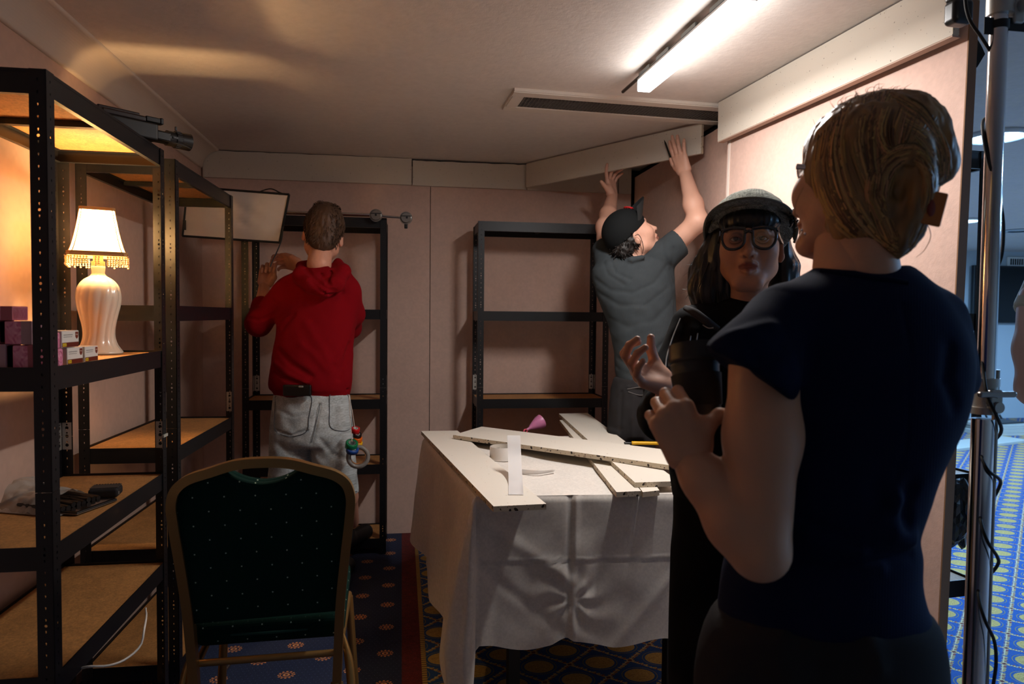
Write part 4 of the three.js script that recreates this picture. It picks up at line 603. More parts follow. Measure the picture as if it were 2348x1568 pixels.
function sdfMesh(f, lo, hi, h, opt = {}) {
  const nx = Math.ceil((hi.x - lo.x) / h) + 1, ny = Math.ceil((hi.y - lo.y) / h) + 1, nz = Math.ceil((hi.z - lo.z) / h) + 1, B = 6, g = new Float32Array(nx * ny * nz), m = opt.margin ?? .012;
  const at = (i, j, k) => (k * ny + j) * nx + i;
  for (let k0 = 0; k0 < nz; k0 += B) for (let j0 = 0; j0 < ny; j0 += B) for (let i0 = 0; i0 < nx; i0 += B) {
    const c = f(lo.x + (i0 + B / 2) * h, lo.y + (j0 + B / 2) * h, lo.z + (k0 + B / 2) * h), far = Math.abs(c) > B * h * .9 * 1.15 + m;
    for (let k = k0; k < Math.min(nz, k0 + B); k++) for (let j = j0; j < Math.min(ny, j0 + B); j++) for (let i = i0; i < Math.min(nx, i0 + B); i++) g[at(i, j, k)] = far ? c : f(lo.x + i * h, lo.y + j * h, lo.z + k * h);
  }
  const vid = new Int32Array(nx * ny * nz).fill(-1), pos = [], idx = [], E = [[0, 1], [2, 3], [4, 5], [6, 7], [0, 2], [1, 3], [4, 6], [5, 7], [0, 4], [1, 5], [2, 6], [3, 7]], v = new Float32Array(8);
  for (let k = 0; k < nz - 1; k++) for (let j = 0; j < ny - 1; j++) for (let i = 0; i < nx - 1; i++) {
    let mask = 0; for (let c = 0; c < 8; c++) { v[c] = g[at(i + (c & 1), j + (c >> 1 & 1), k + (c >> 2))]; if (v[c] < 0) mask |= 1 << c; } if (mask === 0 || mask === 255) continue;
    let sx = 0, sy = 0, sz = 0, n = 0; for (const [a, b] of E) { if ((v[a] < 0) === (v[b] < 0)) continue; const t = v[a] / (v[a] - v[b]); sx += (a & 1) + ((b & 1) - (a & 1)) * t; sy += (a >> 1 & 1) + ((b >> 1 & 1) - (a >> 1 & 1)) * t; sz += (a >> 2) + ((b >> 2) - (a >> 2)) * t; n++; }
    vid[at(i, j, k)] = pos.length / 3; pos.push(lo.x + (i + sx / n) * h, lo.y + (j + sy / n) * h, lo.z + (k + sz / n) * h);
  }
  const quad = (a, b, c, d, flip) => { if (a < 0 || b < 0 || c < 0 || d < 0) return; flip ? idx.push(a, b, c, a, c, d) : idx.push(a, c, b, a, d, c); };
  for (let k = 1; k < nz - 1; k++) for (let j = 1; j < ny - 1; j++) for (let i = 1; i < nx - 1; i++) {
    const s = g[at(i, j, k)] < 0;
    if (s !== g[at(i + 1, j, k)] < 0) quad(vid[at(i, j - 1, k - 1)], vid[at(i, j, k - 1)], vid[at(i, j, k)], vid[at(i, j - 1, k)], s);
    if (s !== g[at(i, j + 1, k)] < 0) quad(vid[at(i - 1, j, k - 1)], vid[at(i - 1, j, k)], vid[at(i, j, k)], vid[at(i, j, k - 1)], s);
    if (s !== g[at(i, j, k + 1)] < 0) quad(vid[at(i - 1, j - 1, k)], vid[at(i, j - 1, k)], vid[at(i, j, k)], vid[at(i - 1, j, k)], s);
  }
  const nrm = new Float32Array(pos.length), uv = new Float32Array(pos.length / 3 * 2), e = Math.max(.0006, h * .35), col = opt.color ? new Float32Array(pos.length) : null;
  for (let i = 0; i < pos.length; i += 3) {
    const x = pos[i], y = pos[i + 1], z = pos[i + 2]; let a = f(x + e, y, z) - f(x - e, y, z), b = f(x, y + e, z) - f(x, y - e, z), c = f(x, y, z + e) - f(x, y, z - e); const l = Math.hypot(a, b, c) || 1; nrm[i] = a / l; nrm[i + 1] = b / l; nrm[i + 2] = c / l;
    uv[i / 3 * 2] = x * .8 + z * .6; uv[i / 3 * 2 + 1] = y; if (col) { const q = opt.color(x, y, z, nrm[i], nrm[i + 1], nrm[i + 2]); col[i] = q[0]; col[i + 1] = q[1]; col[i + 2] = q[2]; }
  }
  const geo = new THREE.BufferGeometry(); geo.setAttribute('position', new THREE.Float32BufferAttribute(pos, 3)); geo.setAttribute('normal', new THREE.BufferAttribute(nrm, 3)); geo.setAttribute('uv', new THREE.BufferAttribute(uv, 2)); if (col) geo.setAttribute('color', new THREE.BufferAttribute(col, 3)); geo.setIndex(idx); return geo;
}
function boundsOf(pts, pad) { const lo = V(1e9, 1e9, 1e9), hi = V(-1e9, -1e9, -1e9); for (const p of pts) { lo.min(p); hi.max(p); } return [lo.addScalar(-pad), hi.addScalar(pad)]; }
const frame = (o, xAxis, yAxis) => { const y = yAxis.clone().normalize(), z = xAxis.clone().cross(y).normalize(), x = y.clone().cross(z); return new THREE.Matrix4().makeBasis(x, y, z).setPosition(o); };
// hand in its own axes: wrist at the origin, fingers along +y, palm faces +z, thumb on the +x side (mirror: -1 puts it on -x)
function handGeo(mat, pose, s = 1, mirror = 1, cell = .0026) {
  const q = (x, y, z) => V(x * mirror * s, y * s, z * s), F = [];
  const palm = union(.016 * s, cap(q(.004, -.01, 0), q(.006, .02, 0), .0245 * s, .022 * s), cap(q(.020, .018, .002), q(.027, .082, .002), .0165 * s, .0125 * s), cap(q(.006, .016, 0), q(.009, .086, 0), .0165 * s, .0125 * s), cap(q(-.010, .016, 0), q(-.010, .083, 0), .0160 * s, .012 * s), cap(q(-.020, .016, .002), q(-.027, .074, .002), .0155 * s, .0115 * s), cap(q(.024, .022, .008), q(.032, .046, .012), .015 * s, .013 * s));
  F.push(palm); const ends = [];
  const base = [[.028, .084, .0, .044, .026, .021, .0092], [.0095, .089, -.001, .049, .03, .022, .0095], [-.0095, .085, -.001, .045, .028, .022, .0091], [-.0275, .076, .001, .036, .021, .019, .0082]];
  base.forEach(([bx, by, bz, l1, l2, l3, r], i) => {
    const [spread, c1, c2, c3] = pose.fingers[i]; let p = q(bx, by, bz), ang = 0; const pts = [q(bx * .9, by - .03, bz), p]; const sx = Math.sin(spread);
    for (const [l, c] of [[l1, c1], [l2, c2], [l3, c3]]) { ang += c; p = p.clone().add(q(sx * Math.cos(ang) * l, Math.cos(spread) * Math.cos(ang) * l, Math.sin(ang) * l)); pts.push(p); }
    ends.push(p); F.push(chain(pts, [r * 1.12 * s, r * 1.1 * s, r * s, r * .92 * s, r * .78 * s], .003 * s));
  });
  const [t0, t1, t2] = pose.thumb.map(a => q(...a)); const th = chain([q(.02, .02, .006), t0, t1, t2], [.0165 * s, .0135 * s, .0108 * s, .0088 * s], .006 * s); F.push(th); ends.push(t2);
  const f = (x, y, z) => { let d = F[0](x, y, z); for (let i = 1; i < 6; i++) d = smin(d, F[i](x, y, z), i === 5 ? .012 * s : .0055 * s); return d; };
  const [lo, hi] = boundsOf([q(.03, -.04, 0), q(-.03, -.04, 0), q(.04, .09, .02), q(-.04, .09, -.02), ...ends, q(0, .11, .06)], .026 * s);
  const g = sdfMesh(f, lo, hi, cell * s, { margin: .004 }); g.applyMatrix4(mat); return g;
}
// head in its own axes: face towards +z, up +y, origin at ear height in the middle of the skull
function headField(o = {}) {
  const jw = o.jaw ?? 1, parts = union(.03, ell(V(0, .045, -.012), [.074, .088, .094]), ell(V(0, -.005, .022), [.066 * jw, .075, .068]));
  const jaw = union(.022, cap(V(-.047 * jw, -.052, .008), V(-.016 * jw, -.096, .066), .022, .017), cap(V(.047 * jw, -.052, .008), V(.016 * jw, -.096, .066), .022, .017), cap(V(-.016 * jw, -.096, .066), V(.016 * jw, -.096, .066), .017, .017));
  let f = union(.035, parts, jaw, cap(V(-.038, -.015, .055), V(.038, -.015, .055), .026, .026));
  f = union(.018, f, cap(V(-.03, .036, .075), V(.03, .036, .075), .012, .012), cap(V(0, -.062, .078), V(0, -.05, .080), .016, .018));
  const sock = [ell(V(-.032, .012, .094), [.021, .013, .016]), ell(V(.032, .012, .094), [.021, .013, .016])];
  f = carve(.014, f, ...sock);
  const nose = union(.010, cap(V(0, .022, .084), V(0, -.024, .108), .007, .0105), cap(V(-.0115, -.028, .094), V(.0115, -.028, .094), .0088, .0088), cap(V(0, -.026, .1), V(0, -.026, .108), .009, .009));
  f = union(.009, f, nose);
  f = carve(.003, f, cap(V(-.0065, -.036, .100), V(-.0065, -.026, .101), .0036, .0025), cap(V(.0065, -.036, .100), V(.0065, -.026, .101), .0036, .0025));
  const op = o.mouth ?? 0, lips = union(.004, cap(V(-.02, -.0555, .087), V(-.006, -.0515, .0955), .0045, .0062), cap(V(.02, -.0555, .087), V(.006, -.0515, .0955), .0045, .0062), cap(V(-.006, -.0515, .0955), V(.006, -.0515, .0955), .0062, .0062), cap(V(-.017, -.060 - op, .087), V(0, -.0655 - op, .094), .0045, .0075), cap(V(.017, -.060 - op, .087), V(0, -.0655 - op, .094), .0045, .0075));
  f = union(.005, f, lips); if (op > 0) f = carve(.003, f, cap(V(-.014, -.0575 - op * .45, .100), V(.014, -.0575 - op * .45, .100), .0025 + op * .4, .0025 + op * .4)); else f = carve(.002, f, cap(V(-.018, -.0575, .0975), V(.018, -.0575, .0975), .0016, .0016));
  if (!o.noEar) for (const s of [-1, 1]) { const ear = carve(.006, ell(V(s * .076, -.002, -.008), [.010, .031, .019], new THREE.Quaternion().setFromEuler(new THREE.Euler(.12, s * .45, 0))), ell(V(s * .087, .004, -.002), [.009, .019, .009])); f = union(.006, f, ear); }
  const neckLen = o.neck ?? .12; f = union(.03, f, cap(V(0, -.05, -.018), V(o.neckX ?? 0, -.05 - neckLen, o.neckZ ?? -.045), o.neckR ?? .05, (o.neckR ?? .05) * 1.08));
  return f;
}
function headGeo(mat, o = {}) {
  const f = headField(o), lip = o.lip ?? [.62, .42, .42], nl = o.neck ?? .12;
  const g = sdfMesh(f, V(-.13, -.09 - nl - .03, -.16), V(.13, .15, .14), o.cell ?? .0035, { margin: .01, color: (x, y, z) => {
    let c = [1, 1, 1]; const m = (k, q) => { c = c.map((v, i) => v * (1 - k + k * q[i])); };
    const ly = Math.abs(y + .058 + (o.mouth ?? 0) * .4), lx = Math.abs(x); if (z > .078 && lx < .024) m(Math.max(0, Math.min(1, (1 - ly / (.0135 * (1 - lx * lx / .0007))) * 4)), lip);
    if (z > .06 && o.brow) { const by = y - (.037 - Math.abs(lx - .03) * .12), k = Math.max(0, 1 - Math.abs(by) / .0055) * (lx > .012 && lx < .053 ? 1 : 0); m(Math.min(1, k * 1.6) * .8, o.brow); }
    const n = vnoise(x * 60, y * 60, z * 60) * .05 + vnoise(x * 220, y * 220, z * 220) * .04; return c.map(v => v * (1 + n)); } });
  g.applyMatrix4(mat); return g;
}
const headMat = (pos, dir, upTilt = 0, s = 1) => { const z = dir.clone().normalize(), up = V(0, 1, 0), x = up.clone().cross(z).normalize(), y = z.clone().cross(x); const m = new THREE.Matrix4().makeBasis(x, y, z); m.multiply(new THREE.Matrix4().makeRotationZ(upTilt)); m.scale(V(s, s, s)); m.setPosition(pos); return m; };
const colorize = (g, c) => { const n = g.attributes.position.count, a = new Float32Array(n * 3); for (let i = 0; i < n; i++) { a[3 * i] = c[0]; a[3 * i + 1] = c[1]; a[3 * i + 2] = c[2]; } g.setAttribute('color', new THREE.BufferAttribute(a, 3)); return g; };
function skinGeos(gs) { return merge(gs.map(g => g.attributes.color ? g : colorize(g, [1, 1, 1]))); }
const skinMat = (hex) => phy({ color: hex, roughness: .52, vertexColors: true, sheen: .15, sheenRoughness: .5, bumpMap: bumpGrain(128, 40, .03, 91), bumpScale: .00015 });
function person(label, at) { const o = thing('person', label, 'person', [at.x, 0, at.z]); o.userData.origin = undefined; delete o.userData.origin; return o; }
function wear(o, name, geo, mat, label) { const g = Array.isArray(geo) ? merge(geo) : geo; g.translate(-o.position.x, -o.position.y, -o.position.z); return part(o, name, g, mat, label); }
function sub(o, parent, name, geo, mat, label) { const g = Array.isArray(geo) ? merge(geo) : geo; g.translate(-o.position.x, -o.position.y, -o.position.z); return part(parent, name, g, mat, label); }
const vary = (hex, amp, freq, seed) => { const c = new THREE.Color(hex); return (x, y, z) => { const k = 1 + amp * vnoise(x * freq + seed, y * freq, z * freq) + amp * .7 * vnoise(x * freq * 4, y * freq * 4 + seed, z * freq * 4); return [c.r * k, c.g * k, c.b * k]; }; };
// ---------------------------------------------------------------- people
const UP = V(0, 1, 0), dirv = (r, u, f) => RIGHT.clone().multiplyScalar(r).addScaledVector(UP, u).addScaledVector(FWD, f);   // right, up, away from the camera
function onPlane(px, py, p0, n) { const r = ray(px, py); return CAM.clone().addScaledVector(r, p0.clone().sub(CAM).dot(n) / r.dot(n)); }
const planeCut = (p0, n) => { const k = n.clone().normalize(), w = k.dot(p0); return (x, y, z) => x * k.x + y * k.y + z * k.z - w; };      // positive on the side the normal points to
function tufts(f, lo, hi, n, len, r, dirFn, seed, keep) {               // short hairs rooted on a surface
  const out = []; seedState = seed; let tries = 0;
  while (out.length < n && tries++ < n * 30) {
    const p = V(rr(lo.x, hi.x), rr(lo.y, hi.y), rr(lo.z, hi.z)); let d = 0; const e = .002; const grad = () => V(f(p.x + e, p.y, p.z) - f(p.x - e, p.y, p.z), f(p.x, p.y + e, p.z) - f(p.x, p.y - e, p.z), f(p.x, p.y, p.z + e) - f(p.x, p.y, p.z - e)).normalize();
    for (let k = 0; k < 4; k++) { d = f(p.x, p.y, p.z); if (Math.abs(d) > .08) break; p.addScaledVector(grad(), -d); } d = f(p.x, p.y, p.z); if (Math.abs(d) > .002 || (keep && !keep(p))) continue;
    const nn = grad(), t = dirFn(p, nn), L = len * rr(.6, 1.25), a = p.clone().addScaledVector(nn, -.003), b = p.clone().addScaledVector(t, L * .5).addScaledVector(nn, .004), c = p.clone().addScaledVector(t, L).addScaledVector(nn, rr(-.002, .004));
    const g = taperTube([a, b, c], [r, r * .9, r * .15], 4, 4), k = rr(.55, 1.35); out.push(colorize(g, [k, k, k]));
  } return out;
}
const headHair = (mat, f, cell, color) => { const g = sdfMesh(f, V(-.14, -.14, -.16), V(.14, .18, .15), cell, { margin: .014, color }); g.applyMatrix4(mat); return g; };
const shoeGeo = (heel, toe, w = .045, h = .075, top) => { const d = toe.clone().sub(heel).normalize(), side = d.clone().cross(UP).normalize(); const f = inside(union(.03, cap(heel.clone().setY(heel.y + .035), toe.clone().setY(heel.y + .028).addScaledVector(d, -.03), w * .82, w), cap(heel.clone().setY(heel.y + .05), heel.clone().setY(heel.y + h + .02).addScaledVector(d, .015), w * .75, w * .72)), (x, y, z) => Math.max(heel.y - y, y - heel.y - h - .02)); const [lo, hi] = boundsOf([heel, toe, heel.clone().setY(heel.y + .12)], .08); return sdfMesh(f, lo, hi, .005, { margin: .02 }); };
const mDark = (hex, rough = .95, bump = weaveBump, bs = .0006) => fabric({ color: hex, roughness: rough, bumpMap: bump, bumpScale: bs });

// ================= man in the red hoodie, back turned
{
  const o = person('person in red hoodie and light denim shorts standing with back turned', P(700, 1300, 3.3));
  const H = P(741, 543, 3.25), hm = headMat(H, dirv(-.28, -.14, 1), .13, 1.1);
  const sL = P(662, 664, 3.24), eL = P(592, 742, 3.28), wL = P(606, 655, 3.42), sR = P(798, 672, 3.26), eR = P(800, 752, 3.42), wR = P(690, 610, 3.52);
  const skin = [headGeo(hm, { neck: .08, neckR: .046, cell: .005 })];
  const fistPose = { fingers: [[.05, 1.1, 1.2, .7], [.02, 1.15, 1.3, .7], [-.02, 1.2, 1.3, .7], [-.06, 1.25, 1.2, .6]], thumb: [[.036, .05, .016], [.03, .078, .028], [.012, .088, .036]] };
  const loosePose = { fingers: [[.08, .5, .8, .5], [.02, .6, .9, .5], [-.03, .7, .9, .5], [-.08, .8, .9, .4]], thumb: [[.042, .048, .016], [.047, .075, .024], [.044, .098, .03]] };
  skin.push(handGeo(frame(wL, dirv(.75, .1, .35), dirv(.12, .95, .25)), fistPose, .98, 1, .0034));
  skin.push(handGeo(frame(wR, dirv(-.1, .85, -.3), dirv(-.85, .25, .2)), loosePose, .98, 1, .0034));
  skin.push(sdfMesh(cap(P(603, 690, 3.38), wL, .034, .026), ...boundsOf([P(603, 690, 3.38), wL], .05), .007), sdfMesh(cap(P(740, 640, 3.5), wR, .036, .027), ...boundsOf([P(740, 640, 3.5), wR], .05), .007));
  // legs: right foot stands on the lowest shelf, left foot on the floor
  const kR = P(786, 1105, 3.30), aR = P(808, 1196, 3.60), kL = P(672, 1105, 3.28), aL = V(-.33, .09, -3.40);
  skin.push(sdfMesh(chain([P(770, 1040, 3.26), kR, kR.clone().lerp(aR, .35), aR], [.075, .057, .054, .034], .02), ...boundsOf([P(770, 1040, 3.26), kR, aR], .09), .008));
  skin.push(sdfMesh(chain([P(672, 1040, 3.26), kL, kL.clone().lerp(aL, .35), aL], [.075, .057, .056, .036], .02), ...boundsOf([P(672, 1040, 3.26), kL, aL], .09), .008));
  wear(o, 'body', skinGeos(skin), skinMat(0xd69a80));
  // hair: short, cropped at the nape, longer on top
  const base0 = union(.02, ell(V(0, .046, -.018), [.083, .09, .104]), ell(V(0, .105, .01), [.06, .045, .075]), ell(V(0, -.022, -.052), [.062, .062, .055])), base = (x, y, z) => smax(base0(x, y, z), (z * .95 - .008 - y) * .73, .008), hf = (x, y, z) => base(x, y, z) - .002 * vnoise(x * 90, y * 40, z * 90);
  const hs = tufts((x, y, z) => base(x, y, z), V(-.1, -.06, -.13), V(.1, .16, .1), 900, .018, .0014, (p, n) => V(n.x * .3 + .25 * Math.sin(p.x * 60), p.y > .12 ? .1 : -1, -.3 + .3 * Math.cos(p.x * 90)).addScaledVector(n, -.25).normalize(), 51, p => p.y > p.z * .95 + .01);
  const mh = new THREE.Matrix4(); const hg = [headHair(new THREE.Matrix4(), hf, .004, (x, y, z) => { const k = 1 + .3 * vnoise(x * 200, y * 60, z * 200); return [k, k, k]; }), ...hs]; wear(o, 'hair', merge(hg).applyMatrix4(hm), std({ color: 0x4a3322, roughness: .6, vertexColors: true }), 'short tousled brown hair');
  // hoodie
  const torso = stack([[606, 700, 788, 3.26, .07], [628, 668, 806, 3.25, .088], [655, 640, 820, 3.25, .102], [700, 634, 820, 3.25, .115], [760, 634, 812, 3.25, .118], [830, 624, 808, 3.25, .122], [872, 617, 807, 3.25, .126], [890, 618, 805, 3.25, .122], [898, 626, 803, 3.25, .112], [912, 632, 800, 3.25, .105]], .02);
  const arms = union(.03, chain([sL, eL, P(600, 700, 3.37)], [.062, .056, .047], .03), chain([sR, P(806, 718, 3.33), eR, P(745, 655, 3.49)], [.060, .058, .054, .046], .03));
  const hood = union(.022, chain([P(692, 612, 3.21), P(690, 632, 3.15), P(716, 652, 3.12), P(744, 664, 3.11), P(772, 650, 3.13), P(787, 622, 3.18), P(775, 602, 3.24)], [.024, .032, .037, .034, .034, .03, .022], .03), ell(P(740, 628, 3.17), [.075, .04, .05]), chain([P(690, 612, 3.25), P(712, 606, 3.29)], [.026, .022], .02));
  let hoodie = union(.035, torso, arms); hoodie = union(.018, hoodie, hood);
  const S = l => onSurf(hoodie, l, 2.6, 4);
  hoodie = creases(hoodie, [
    { pts: S([[700, 615], [722, 640], [748, 662], [768, 668]]), r: .010, amp: -.012 }, { pts: S([[722, 606], [738, 632], [756, 652]]), r: .009, amp: -.010 }, { pts: S([[760, 606], [757, 630], [750, 650]]), r: .008, amp: -.012 }, { pts: S([[712, 640], [735, 668], [765, 676], [785, 668]]), r: .008, amp: -.011 },
    { pts: S([[640, 730], [665, 715], [690, 700]]), r: .012, amp: -.009 }, { pts: S([[628, 760], [648, 750], [672, 722]]), r: .012, amp: -.010 }, { pts: S([[640, 800], [668, 835], [712, 862]]), r: .014, amp: -.010 }, { pts: S([[630, 830], [660, 858], [700, 878]]), r: .012, amp: .008 }, { pts: S([[630, 850], [662, 872], [705, 885]]), r: .010, amp: -.009 },
    { pts: S([[800, 790], [790, 830], [778, 868]]), r: .012, amp: -.010 }, { pts: S([[806, 750], [795, 790], [770, 830]]), r: .012, amp: .006 }, { pts: S([[690, 790], [720, 812], [745, 845]]), r: .016, amp: .005 }, { pts: S([[620, 893], [700, 897], [800, 893]]), r: .006, amp: -.010 }, { pts: S([[575, 700], [600, 705], [625, 690]]), r: .010, amp: -.008 }, { pts: S([[570, 728], [595, 735], [630, 720]]), r: .010, amp: -.006 }, { pts: S([[700, 740], [740, 800], [760, 850]]), r: .02, amp: .005 }]);
  hoodie = noisy(hoodie, 22, .003, 3);
  const [lo, hi] = boundsOf([sL, eL, P(600, 690, 3.4), sR, eR, P(720, 640, 3.56), P(620, 915, 3.1), P(810, 915, 3.42), P(740, 590, 3.05)], .075);
  wear(o, 'hoodie', sdfMesh(hoodie, lo, hi, .0075, { margin: .03 }), fabric({ color: 0x7e0612, bumpMap: knitBump, bumpScale: .0003 }), 'bright red hooded sweatshirt');
  // shorts
  const pel = stack([[893, 632, 800, 3.25, .105], [920, 627, 803, 3.25, .115], [960, 622, 806, 3.25, .122], [1000, 619, 810, 3.25, .118], [1022, 622, 808, 3.25, .1]], .02);
  const lgL = stack([[985, 622, 722, 3.25, .1], [1040, 619, 715, 3.26, .098], [1090, 617, 712, 3.27, .095], [1128, 618, 710, 3.28, .092]], .012), lgR = stack([[985, 716, 808, 3.25, .1], [1040, 714, 814, 3.27, .1], [1085, 722, 818, 3.28, .098], [1130, 736, 822, 3.30, .095]], .012);
  let sh = union(.012, pel, lgL, lgR); const T = l => onSurf(sh, l, 2.6, 4);
  const pockets = [[[632, 908], [672, 911], [713, 908], [708, 960], [704, 988], [668, 1000], [631, 986], [630, 950], [632, 908]], [[756, 906], [796, 903], [803, 950], [806, 978], [790, 988], [759, 980], [756, 940], [756, 906]]].map(T);
  const seam = T([[736, 893], [733, 930], [726, 965], [718, 1000], [714, 1015]]);
  sh = creases(sh, [{ pts: seam, r: .008, amp: -.006 }, { pts: T([[632, 985], [668, 999], [704, 986]]), r: .006, amp: -.007 }, { pts: T([[640, 1020], [665, 1045], [700, 1050]]), r: .012, amp: -.006 }, { pts: T([[735, 1010], [760, 1040], [795, 1055]]), r: .012, amp: -.006 }, { pts: T([[725, 1050], [760, 1085], [800, 1095]]), r: .014, amp: .006 }, { pts: T([[640, 940], [670, 955], [700, 950]]), r: .010, amp: -.003 }]); sh = noisy(sh, 30, .003, 8);
  const den = grainTex(256, [186, 194, 196], [[10, .09], [70, .08], [128, .1]], .25, 77);
  const sm = wear(o, 'shorts', sdfMesh(sh, ...boundsOf([P(610, 885, 3.1), P(830, 885, 3.45), P(610, 1140, 3.1), P(830, 1140, 3.45)], .04), .0075, { margin: .03 }), fabric({ map: den }), 'washed pale denim shorts');
  sub(o, sm, 'stitching', [...pockets, seam].map(p => tube(p.map(q => q.clone().addScaledVector(FWD, -.002)), .0016, 60, 5)), std({ color: 0x545a60, roughness: .9 }));
  sub(o, sm, 'hem', tube(onSurf(sh, [[738, 1124], [765, 1127], [790, 1128], [818, 1126]], 2.6, 4), .003, 30, 5), std({ color: 0x8a9094, roughness: .9 }));
  // shoes
  const fR = P(812, 1222, 3.70); fR.y = .089; const mS = std({ color: 0x0c0c0d, roughness: .55 });
  const s1 = wear(o, 'shoe', shoeGeo(fR.clone().addScaledVector(FWD, -.11).addScaledVector(RIGHT, -.01), fR.clone().addScaledVector(FWD, .10).addScaledVector(RIGHT, .05), .043, .07), mS, 'black trainer on the rack shelf');
  { const q = [[806, 1182], [818, 1180], [818, 1192], [812, 1193], [818, 1196], [817, 1202], [806, 1201]]; const d = fR.clone().addScaledVector(FWD, -.075); sub(o, s1, 'white_emblem', tube(q.map(([x, y]) => onPlane(x, y, P(812, 1190, 3.585), FWD.clone())), .0045, 30, 5), M.white); }
  wear(o, 'shoe', shoeGeo(V(-.30, .001, -3.36), V(-.265, .001, -3.58), .044, .075), mS);
  // phone in the back pocket
  const ph = thing('phone_pouch', 'black phone pouch tucked in the back pocket of the denim shorts', 'pouch', P(682, 906, 3.112)); part(ph, 'body', rbox(.125, .05, .022, .006, 0, .022, 0, 3), M.plasticBlack); part(ph, 'clip', rbox(.02, .008, .008, .002, .02, .04, .014), M.galv); ph.rotation.y = -.157;
}
// tape rolls hanging at his hip
{
  const roll = (name, label, c, ax, R, r, w, mat, core) => { const o = thing(name, label, 'tape', c, 0, 'tape rolls hanging from the denim shorts'); const q = new THREE.Quaternion().setFromUnitVectors(UP, ax.clone().normalize()); const g = lathe([[r, -w / 2], [R, -w / 2], [R, w / 2], [r, w / 2], [r, -w / 2]], 32); g.applyQuaternion(q); part(o, 'tape', g, mat); const k = lathe([[r - .0025, -w / 2 - .0004], [r, -w / 2 - .0004], [r, w / 2 + .0004], [r - .0025, w / 2 + .0004], [r - .0025, -w / 2 - .0004]], 28); k.applyQuaternion(q); part(o, 'core', k, core || M.white); return o; };
  const t = c => phy({ color: c, roughness: .3, clearcoat: .4, clearcoatRoughness: .2 }), ax = dirv(.18, .95, -.35), ax2 = dirv(.25, .9, -.45);
  roll('tape_roll', 'small red tape roll topmost on the cord at the hip', P(815, 986, 3.12), ax, .019, .011, .021, t(0xd3121c)); roll('tape_roll', 'small black tape roll under the red one on the cord', P(819, 998, 3.12), ax, .0195, .011, .016, t(0x111111)); roll('tape_roll', 'small orange tape roll between the black and yellow ones', P(820, 1007, 3.12), ax, .020, .011, .020, t(0xf06a12)); roll('tape_roll', 'small yellow tape roll lowest on the cord', P(821, 1017, 3.12), ax, .0195, .011, .018, t(0xeab214));
  roll('tape_roll', 'green tape roll above the blue one', P(806, 1020, 3.07), ax2, .027, .016, .026, t(0x0c7a4c), std({ color: 0x9aa59c, roughness: .6 })); roll('tape_roll', 'blue tape roll under the green one', P(808, 1031, 3.07), ax2, .0275, .016, .018, t(0x17458f));
  roll('tape_roll', 'large clear packing tape roll with brown core', P(821, 1047, 3.09), dirv(.25, .1, -1), .052, .033, .028, phy({ color: 0xa8a29c, roughness: .15, transmission: .55, thickness: .01, ior: 1.3 }), std({ color: 0xa06a3e, roughness: .7, side: THREE.DoubleSide }));
  recentre(single('hanging_cord', 'pale cord carrying the tape rolls from the waistband', 'cord', [tube([P(800, 905, 3.14), P(808, 945, 3.13), P(813, 980, 3.12)], .0018, 20, 5), tube([P(800, 905, 3.14), P(803, 960, 3.10), P(807, 1012, 3.075)], .0018, 20, 5)], std({ color: 0xc9beb4, roughness: .8 })));
}
